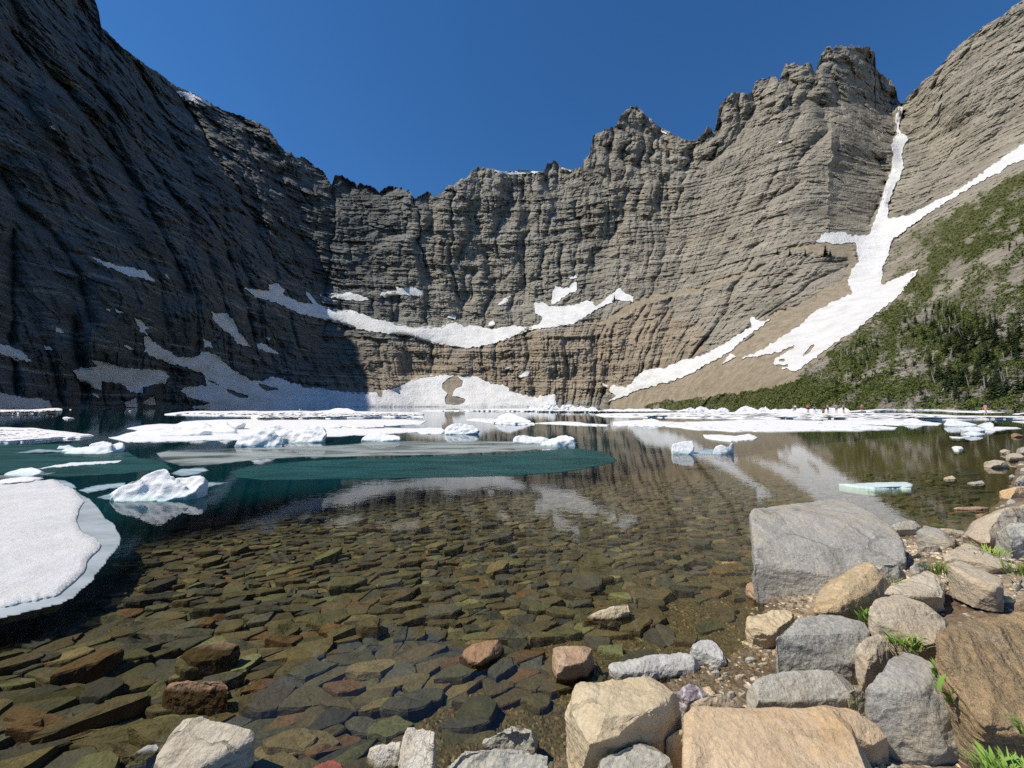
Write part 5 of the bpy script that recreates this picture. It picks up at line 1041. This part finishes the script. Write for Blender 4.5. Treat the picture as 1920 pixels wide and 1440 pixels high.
def snag_mesh(seed):
    r = random.Random(seed); V, F = cone_geo([(0, 0, -.4, .17), (r.uniform(-.1, .1), 0, 2, .13), (r.uniform(-.25, .25), .1, 4, .07), (r.uniform(-.4, .4), .1, 5.4, .02)], 5)
    bv, bf = [], []
    for k in range(r.randint(5, 13)):
        z = r.uniform(1.2, 5); a = r.random() * 6.28; L = r.uniform(.4, 1.2); v, f = [], []
        x1, y1 = math.cos(a) * L, math.sin(a) * L; b0 = len(bv)
        bv += [(0, 0, z - .05), (0, 0, z + .06), (x1, y1, z + r.uniform(-.4, .5)), (math.sin(a) * .05, -math.cos(a) * .05, z)]
        bf += [(b0, b0 + 1, b0 + 2), (b0 + 1, b0 + 3, b0 + 2), (b0 + 3, b0, b0 + 2)]
    return mesh_np('trunk', np.array(V), F, M_SNAG), mesh_np('bare_branches', np.array(bv), bf, M_SNAG)
SNAGS = [snag_mesh(s) for s in range(6)]
rt = random.Random(31)
def seat(u, v): return at_y(np.array([u]), np.array([v]), samp(RY, np.array([u]), np.array([v])) - .3)[0]
def fir(u, v, h, label, group):
    p = seat(u, v); o = put('fir_tree', None, p, label=label, cat='tree', group=group); k = h / 6; o.scale = (k * rt.uniform(.8, 1.1),) * 2 + (k,); o.rotation_euler[2] = rt.random() * 6.28
    put('trunk', TRUNK, (0, 0, 0), o); put('crown', rt.choice(FIRS), (0, 0, 0), o)
def snag(u, v, h, label, group, tilt=0.):
    p = seat(u, v); o = put('dead_tree', None, p, label=label, cat='dead tree', group=group); k = h / 5.4; o.scale = (k,) * 3
    o.rotation_euler = (0, tilt, rt.random() * .6 + (0 if rt.random() < .5 else 3.14))
    if tilt: o.rotation_euler[2] = 0
    m = rt.choice(SNAGS); put('trunk', m[0], (0, 0, 0), o); put('bare_branches', m[1], (0, 0, 0), o)
Z_FIR = [([(1770,625),(1850,600),(1925,640),(1925,735),(1870,750),(1790,755),(1735,700)], 76, (5, 9.5), 'dark green fir in the dense stand near the right edge of the hill', 'firs in the dense stand at the right'),
         ([(1690,590),(1760,575),(1850,600),(1850,650),(1760,650),(1700,640)], 46, (4.5, 8), 'dark green fir among the bleached snags on the upper hillside', 'firs among the snags on the upper hillside'),
         ([(1560,720),(1620,700),(1800,700),(1900,740),(1880,765),(1700,762),(1570,765)], 40, (2.5, 5), 'short fir low on the hillside just above the ice', 'short firs low on the hillside'),
         ([(1600,640),(1700,600),(1720,690),(1640,720),(1570,700)], 34, (3, 5.5), 'fir on the open left flank of the wooded hill', 'firs on the left flank of the hill'),
         ([(1500,735),(1560,715),(1600,735),(1590,760),(1500,760)], 12, (2, 3.5), 'small bushy fir at the shore end of the scree', 'small firs at the shore end of the scree'),
         ([(1880,430),(1925,400),(1925,520),(1860,520)], 10, (3, 5), 'lone fir high on the grassy upper hillside', 'firs high on the grassy hillside')]
for poly, cnt, (h0, h1), lab, grp in Z_FIR:
    k = 0
    while k < cnt:
        u = rt.uniform(min(p[0] for p in poly), max(p[0] for p in poly)); v = rt.uniform(min(p[1] for p in poly), max(p[1] for p in poly))
        if inpoly(np.array([u]), np.array([v]), poly)[0]: fir(u, v, rt.uniform(h0, h1), lab, grp); k += 1
for u, v, h in ((1152,566,14), (1157,565,9), (1148,568,9)): fir(u, v, h, 'slim fir in the row of three on the ledge end of the long snow band', 'three slim firs on the ledge')
for u, v, h, l in ((1458,478,13,'dark fir clump tree on the tan bench, leftmost'), (1481,479,11,'dark round fir on the tan bench, second from the left'), (1510,481,14,'dark bushy fir on the tan bench, third from the left'), (1548,480,17,'largest dark fir on the tan bench'), (1557,482,13,'dark fir touching the largest one on the tan bench')):
    fir(u, v, h, l, 'firs on the tan bench')
Z_SN = [([(1700,560),(1760,560),(1800,575),(1870,590),(1860,640),(1740,625),(1700,620)], 26, 'bleached grey snag standing on the upper hillside', 'snags on the upper hillside'),
        ([(1590,640),(1650,620),(1670,700),(1600,720),(1540,720),(1530,700)], 20, 'bleached snag on the left flank of the wooded hill', 'snags on the left flank'),
        ([(1680,670),(1900,670),(1890,750),(1700,755)], 20, 'weathered snag among the low firs above the ice', 'snags above the ice')]
for poly, cnt, lab, grp in Z_SN:
    k = 0
    while k < cnt:
        u = rt.uniform(min(p[0] for p in poly), max(p[0] for p in poly)); v = rt.uniform(min(p[1] for p in poly), max(p[1] for p in poly))
        if inpoly(np.array([u]), np.array([v]), poly)[0]: snag(u, v, rt.uniform(3, 6.5), lab, grp, rt.gauss(0, .18)); k += 1
for u, v, t, l in ((1512,700,.3,'forked dead tree at the lower edge of the scree'), (1562,653,-.9,'dead trunk leaning over the snow edge'), (1758,640,1.2,'pale trunk fallen down the slope amid the firs'), (1845,725,.6,'long pale trunk leaning right above the dark outcrop'), (1765,735,.7,'pale leaning trunk above the dark rock band')):
    snag(u, v, 6, l, 'leaning dead trunks', t)
def scatter(name, label, mat, N, weight, size, leaves, seed, squash=.8):
    r = np.random.RandomState(seed); U = r.uniform(1180, 1990, N * 6).astype(float); V = r.uniform(330, 768, N * 6)
    w = samp(regular(weight.astype(float)), U, V)
    Y = samp(RY, U, V); w = w * np.clip((200 / Y), 0, 1) ** .7
    m = r.rand(len(U)) < w; U, V, Y = U[m][:N], V[m][:N], Y[m][:N]; C = at_y(U, V, Y - .1); n = len(C)
    S = r.uniform(*size, n) * np.clip((Y / 200) ** .35, .8, 1.5)
    d = r.normal(size=(n, leaves, 3)); d /= np.linalg.norm(d, axis=2, keepdims=True); d[..., 2] = np.abs(d[..., 2]) * squash
    P0 = C[:, None] + d * S[:, None, None] * r.uniform(.3, 1, (n, leaves, 1)); t1 = r.normal(size=(n, leaves, 3)) * S[:, None, None] * .28; t2 = r.normal(size=(n, leaves, 3)) * S[:, None, None] * .28
    T = np.stack([P0 + t1, P0 + t2, P0 - t1 * .6 - t2 * .6], 2).reshape(-1, 3); F = np.arange(len(T)).reshape(-1, 3)
    put(name, mesh_np(name, T, F, mat), label=label, kind='stuff')
scatter('undergrowth', 'low green shrubs and grass covering the hillside', M_BUSH, 15000, veg, (.5, 1.25), 16, 5)
gaps = np.clip(hill * 1. - veg * .6, 0, 1) * (GV > 560)
scatter('dry_brush', 'grey brown dead brush scattered over the hillside', M_DRYBUSH, 5200, gaps * .8, (.4, 1.0), 9, 6)
dk = np.clip(hill * (GV > 585) * (GU > 1600) * sstep(-.1, .35, pn(GU / 40, GV / 26, 0, 402)), 0, 1)
scatter('krummholz', 'dark green matted dwarf conifers between the trees', M_FIR, 2000, dk, (.6, 1.3), 16, 8)

# ------------------------------------------------------------------ leafy plants and grass among the rocks
ML = [tri_mat('grass_blade', (.15, .22, .035), (.30, .38, .08), .5), tri_mat('broad_leaf', (.13, .24, .04), (.27, .42, .09), .45)]
def tuft(u, v, z, w, h, n, label, broad=0., seed=0):
    h *= .68; n = int(n * .8); r = random.Random(seed or int(u + v)); p = at_z(np.array([float(u)]), np.array([float(v)]), z)[0]; V, F = [], []
    for k in range(n):
        a = r.random() * 6.28; rad = w * r.random() ** .6 * .5; bx, by = rad * math.cos(a) * 1.3, rad * math.sin(a) * .8; a2 = a + r.gauss(0, .7)
        L = h * r.uniform(.5, 1.15); lean = r.uniform(.15, .9); wd = L * (.045 if r.random() > broad else .11); b0 = len(V); m = 5
        for j in range(m + 1):
            t = j / m; x = bx + math.cos(a2) * lean * L * t * t; y = by + math.sin(a2) * lean * L * t * t; zz = L * (t - .35 * lean * t * t)
            ww = wd * (math.sin(math.pi * min(1, t * .92 + .08)) ** .8)
            V += [(x - math.sin(a2) * ww, y + math.cos(a2) * ww, zz), (x, y, zz - ww * .35), (x + math.sin(a2) * ww, y - math.cos(a2) * ww, zz)]
        for j in range(m):
            c = b0 + 3 * j; F += [(c, c + 1, c + 4, c + 3), (c + 1, c + 2, c + 5, c + 4)]
    put('grass_tuft' if broad < .3 else 'leafy_plant', mesh_np('tuft', np.array(V), F, ML[1 if broad >= .3 else 0], True), p, label=label, cat='plant', group='green plants among the shore rocks')
tuft(1768,1076,.40,.20,.12,170,'bright green tuft above the narrow sunk slab')
tuft(1845,1041,.40,.26,.11,150,'bright green tuft at the foot of the sloping grey-brown boulder')
tuft(1915,1076,.46,.20,.12,110,'bright green tuft at the right edge on the soil')
tuft(1676,1104,.34,.22,.09,110,'dark green grass fringe between orange slab and cream ribbed slab', seed=3)
tuft(1635,1168,.26,.12,.12,110,'upper clump of green weeds between the speckled block and the pinkish slab', .35)
tuft(1662,1188,.28,.12,.10,110,'middle clump of weeds in the crack beside the pinkish slab', .35)
tuft(1690,1208,.30,.15,.10,110,'lower clump of weeds in the crack beside the pinkish slab', .3)
tuft(1712,1222,.30,.08,.14,36,'thin grass sprig at the low end of the pinkish slab')
tuft(1776,1275,.36,.08,.12,70,'narrow weeds in the crack right of the cracked grey rock', .35)
tuft(1790,1318,.34,.06,.14,44,'weeds low in the crack right of the cracked grey rock', .35, 9)
tuft(1762,1298,.42,.02,.12,3,'single long green leaf lying over the cracked grey rock', 1.)
tuft(1904,1462,.32,.17,.085,260,'big leafy green plant in the bottom right corner', .5)
tuft(1858,1444,.30,.12,.06,150,'grassy plant left of the leafy corner plant', .15)
tuft(1936,1378,.40,.07,.08,50,'tall leafy stem at the right edge above the corner plant', .7)
tuft(1610,1330,.16,.08,.05,24,'tiny grass sprigs beside the long pale grey slab')

# ------------------------------------------------------------------ people on the great floe
def plain(name, c, rough=.7):
    n = NT(name); return n.fin(n.mix(n.noise(n.pos(), 12, 4, .6), tuple(k * .88 for k in c), tuple(min(1, k * 1.1) for k in c)), rough, None, .3)
SKIN = [plain('skin_light', (.44, .30, .22)), plain('skin_tanned', (.32, .20, .135))]; HAIRM = plain('hair', (.05, .032, .02)); EYE_M = plain('eyes', (.02, .02, .02), .3)
CL = {k: plain('cloth_' + k, c) for k, c in dict(black=(.02, .02, .025), navy=(.03, .045, .11), grey=(.16, .17, .18), orange=(.75, .16, .03), teal=(.08, .20, .24), pink=(.50, .24, .25), white=(.7, .7, .7), maroon=(.16, .04, .05)).items()}
def skin_mesh(name, nodes, edges, mat, sub=1):
    me = bpy.data.meshes.new('t'); me.from_pydata([n[0] for n in nodes], edges, []); o = bpy.data.objects.new('t', me); COL.objects.link(o)
    m = o.modifiers.new('s', 'SKIN'); m.use_smooth_shade = True
    for i, n in enumerate(nodes): me.skin_vertices[0].data[i].radius = n[1] if hasattr(n[1], '__len__') else (n[1], n[1])
    me.skin_vertices[0].data[0].use_root = True
    if sub: q = o.modifiers.new('u', 'SUBSURF'); q.levels = sub
    dg = bpy.context.evaluated_depsgraph_get(); dg.update(); ev = bpy.data.meshes.new_from_object(o.evaluated_get(dg)); bpy.data.objects.remove(o)
    ev.name = name; ev.materials.clear(); ev.materials.append(mat); return ev
def person(u, v, label, pose='stand', rz=0., skin=0, lower='black', upper=None, hair=True, h=1.72):
    p = at_z(np.array([float(u)]), np.array([float(v)]), .26)[0]
    J = dict(pel=(0, 0, .94), wai=(0, .01, 1.09), che=(0, .01, 1.30), nek=(0, .0, 1.46), nec=(0, -.01, 1.52), hed=(0, -.02, 1.61), top=(0, -.01, 1.69), nose=(0, -.115, 1.61),
             shL=(.17, .01, 1.41), shR=(-.17, .01, 1.41), elL=(.24, .03, 1.13), elR=(-.24, .03, 1.13), wrL=(.25, -.03, .88), wrR=(-.25, -.03, .88),
             hiL=(.09, 0, .88), hiR=(-.09, 0, .88), knL=(.10, -.02, .49), knR=(-.10, -.02, .49), anL=(.11, .03, .09), anR=(-.11, .03, .09), toL=(.13, -.14, .03), toR=(-.13, -.14, .03))
    if pose == 'hips': J.update(elL=(.36, .06, 1.20), elR=(-.36, .06, 1.20), wrL=(.20, -.04, 1.04), wrR=(-.20, -.04, 1.04))
    if pose == 'cross': J.update(elL=(.25, -.03, 1.15), elR=(-.25, -.03, 1.15), wrL=(-.02, -.20, 1.20), wrR=(.02, -.22, 1.16))
    if pose == 'walk': J.update(knL=(.10, -.18, .52), anL=(.11, -.16, .12), toL=(.12, -.33, .08), anR=(-.11, .28, .12), knR=(-.10, .08, .50), toR=(-.12, .12, .03), wrL=(.26, .12, .92), wrR=(-.26, -.22, .96))
    if pose == 'reach': J.update(elR=(-.36, -.08, 1.22), wrR=(-.50, -.14, 1.03), wrL=(.22, -.12, 1.0))
    if pose == 'bend':
        for k, c in dict(wai=(0, -.08, 1.06), che=(0, -.24, 1.17), nek=(0, -.36, 1.26), nec=(0, -.42, 1.29), hed=(0, -.50, 1.33), top=(0, -.56, 1.39), nose=(0, -.585, 1.27), shL=(.17, -.33, 1.22), shR=(-.17, -.33, 1.22), elL=(.22, -.40, .96), elR=(-.22, -.40, .96), wrL=(.12, -.42, .74), wrR=(-.12, -.42, .74)).items(): J[k] = c
    if pose == 'sit':
        for k in ('pel', 'wai', 'che', 'nek', 'nec', 'hed', 'top', 'nose', 'shL', 'shR', 'elL', 'elR', 'wrL', 'wrR', 'hiL', 'hiR'): J[k] = (J[k][0], J[k][1], J[k][2] - .80)
        J.update(knL=(.14, -.38, .44), knR=(-.14, -.38, .44), anL=(.12, -.46, .09), anR=(-.12, -.46, .09), toL=(.12, -.63, .03), toR=(-.12, -.63, .03), elL=(.26, -.16, .46), elR=(-.26, -.16, .46), wrL=(.13, -.36, .50), wrR=(-.13, -.36, .50))
    R = dict(pel=(.15, .11), wai=(.13, .10), che=(.165, .115), nek=(.09, .08), nec=(.055, .055), hed=(.085, .10), top=(.06, .07), nose=.014, shL=.058, shR=.058, elL=.040, elR=.040, wrL=.026, wrR=.026, hiL=.088, hiR=.088, knL=.058, knR=.058, anL=.038, anR=.038, toL=(.04, .025), toR=(.04, .025))
    names = list(J); nodes = [(J[k], R[k]) for k in names]; I = {k: i for i, k in enumerate(names)}
    E = [(I[a], I[b]) for a, b in (('pel','wai'),('wai','che'),('che','nek'),('nek','nec'),('nec','hed'),('hed','top'),('hed','nose'),('che','shL'),('che','shR'),('shL','elL'),('shR','elR'),('elL','wrL'),('elR','wrR'),('pel','hiL'),('pel','hiR'),('hiL','knL'),('hiR','knR'),('knL','anL'),('knR','anR'),('anL','toL'),('anR','toR'))]
    for s, sg in (('L', 1), ('R', -1)):
        w, e = Vector(J['wr' + s]), Vector(J['el' + s]); d = (w - e).normalized(); pa = w + d * .06; nodes.append((tuple(pa), (.034, .02))); ip = len(nodes) - 1; E.append((I['wr' + s], ip))
        side = Vector((0, -1, 0)) if abs(d.y) < .8 else Vector((sg, 0, 0)); side = (side - d * side.dot(d)).normalized()
        for f, L in ((-.027, .062), (-.009, .078), (.009, .074), (.027, .055)):
            q1 = pa + d * .03 + side * f; q2 = q1 + d * L * .6 + Vector((-sg * .012, 0, 0)); nodes += [(tuple(q1), .009), (tuple(q2), .007)]; k = len(nodes); E += [(ip, k - 2), (k - 2, k - 1)]
        t1 = pa + side * .045 + d * .01; t2 = t1 + d * .035 + side * .008; nodes += [(tuple(t1), .010), (tuple(t2), .008)]; k = len(nodes); E += [(ip, k - 2), (k - 2, k - 1)]
    o = put('person', skin_mesh('person', nodes, E, SKIN[skin]), p, label=label, cat='person', group='bathers on the great floe'); o.rotation_euler[2] = rz; o.scale = (h / 1.72,) * 3
    def lerp(a, b, t): return tuple(J[a][i] + (J[b][i] - J[a][i]) * t for i in range(3))
    if lower:
        nd = [(J['pel'], (.168, .128)), (J['wai'], (.142, .112)), (J['hiL'], .105), (J['hiR'], .105), (lerp('hiL', 'knL', .62), .095), (lerp('hiR', 'knR', .62), .095)]
        put('shorts', skin_mesh('shorts', nd, [(0, 1), (0, 2), (0, 3), (2, 4), (3, 5)], CL[lower]), (0, 0, 0), o)
    if upper:
        nd = [(J['che'], (.185, .132)), (J['wai'], (.158, .122)), (J['nek'], (.10, .09)), (J['shL'], .075), (J['shR'], .075), (lerp('shL', 'elL', .6), .062), (lerp('shR', 'elR', .6), .062)]
        put('shirt', skin_mesh('shirt', nd, [(0, 1), (0, 2), (0, 3), (0, 4), (3, 5), (4, 6)], CL[upper]), (0, 0, 0), o)
    if hair:
        a, b = Vector(J['hed']), Vector(J['top']); put('hair', skin_mesh('hair', [(tuple(a + Vector((0, .035, .01))), (.088, .088)), (tuple(b + Vector((0, .012, .012))), (.07, .078)), (tuple(a + Vector((0, .05, -.05))), .06)], [(0, 1), (0, 2)], HAIRM), (0, 0, 0), o)
    for sx in (-1, 1):
        c = Vector(J['hed']) + Vector((sx * .033, -.088, .015)); e_, f_ = cone_geo([(c.x, c.y, c.z - .010, .003), (c.x, c.y, c.z, .013), (c.x, c.y, c.z + .010, .003)], 6)
        put('eye', mesh_np('eye', np.array(e_), f_, EYE_M), (0, 0, 0), o)
person(1488,771,'slim standing bather at the left of the first pair','stand',2.4,1,'grey',None); person(1491.5,772.5,'standing person in a white top and black shorts, right of the first pair','stand',-.4,0,'black','white',h=1.6)
person(1515.5,774.6,'person in a bright orange shirt and black shorts','hips',.2,0,'black','orange',h=1.8); person(1527.5,774.2,'standing person in a dark navy shirt and shorts','stand',-.2,0,'navy','navy',h=1.68)
person(1543,774.6,'seated bather in front of the middle group','sit',-.5,1,'black'); person(1546,773.0,'standing person in dark shorts just behind the seated bather','reach',.6,1,'black','maroon',h=1.68)
person(1552.5,774.8,'bare-chested person in dark grey shorts right of the seated bather','cross',.1,0,'black',None,h=1.74); person(1568.3,775,'bare-chested person in teal-blue shorts','hips',3.0,0,'teal',None,h=1.76)
person(1582,774.8,'bather bending one arm out beside the domed ice hummock','reach',.3,0,'black',None,h=1.76); person(1617,775.2,'lone tanned bather in long maroon trunks standing right of the groups','stand',-.3,1,'maroon',None,h=1.8)
person(1848.5,779.4,'walking figure in pink at the far right end of the floe','walk',1.3,0,'pink','pink',h=1.66)
person(1298,769.4,'tiny tanned figure standing by the craggy ice block on the left','stand',.2,1,'black',None,h=1.72); person(1336,769.6,'tiny figure in dark clothes behind the pointed ice block','stand',.2,0,'black','grey',h=1.72)
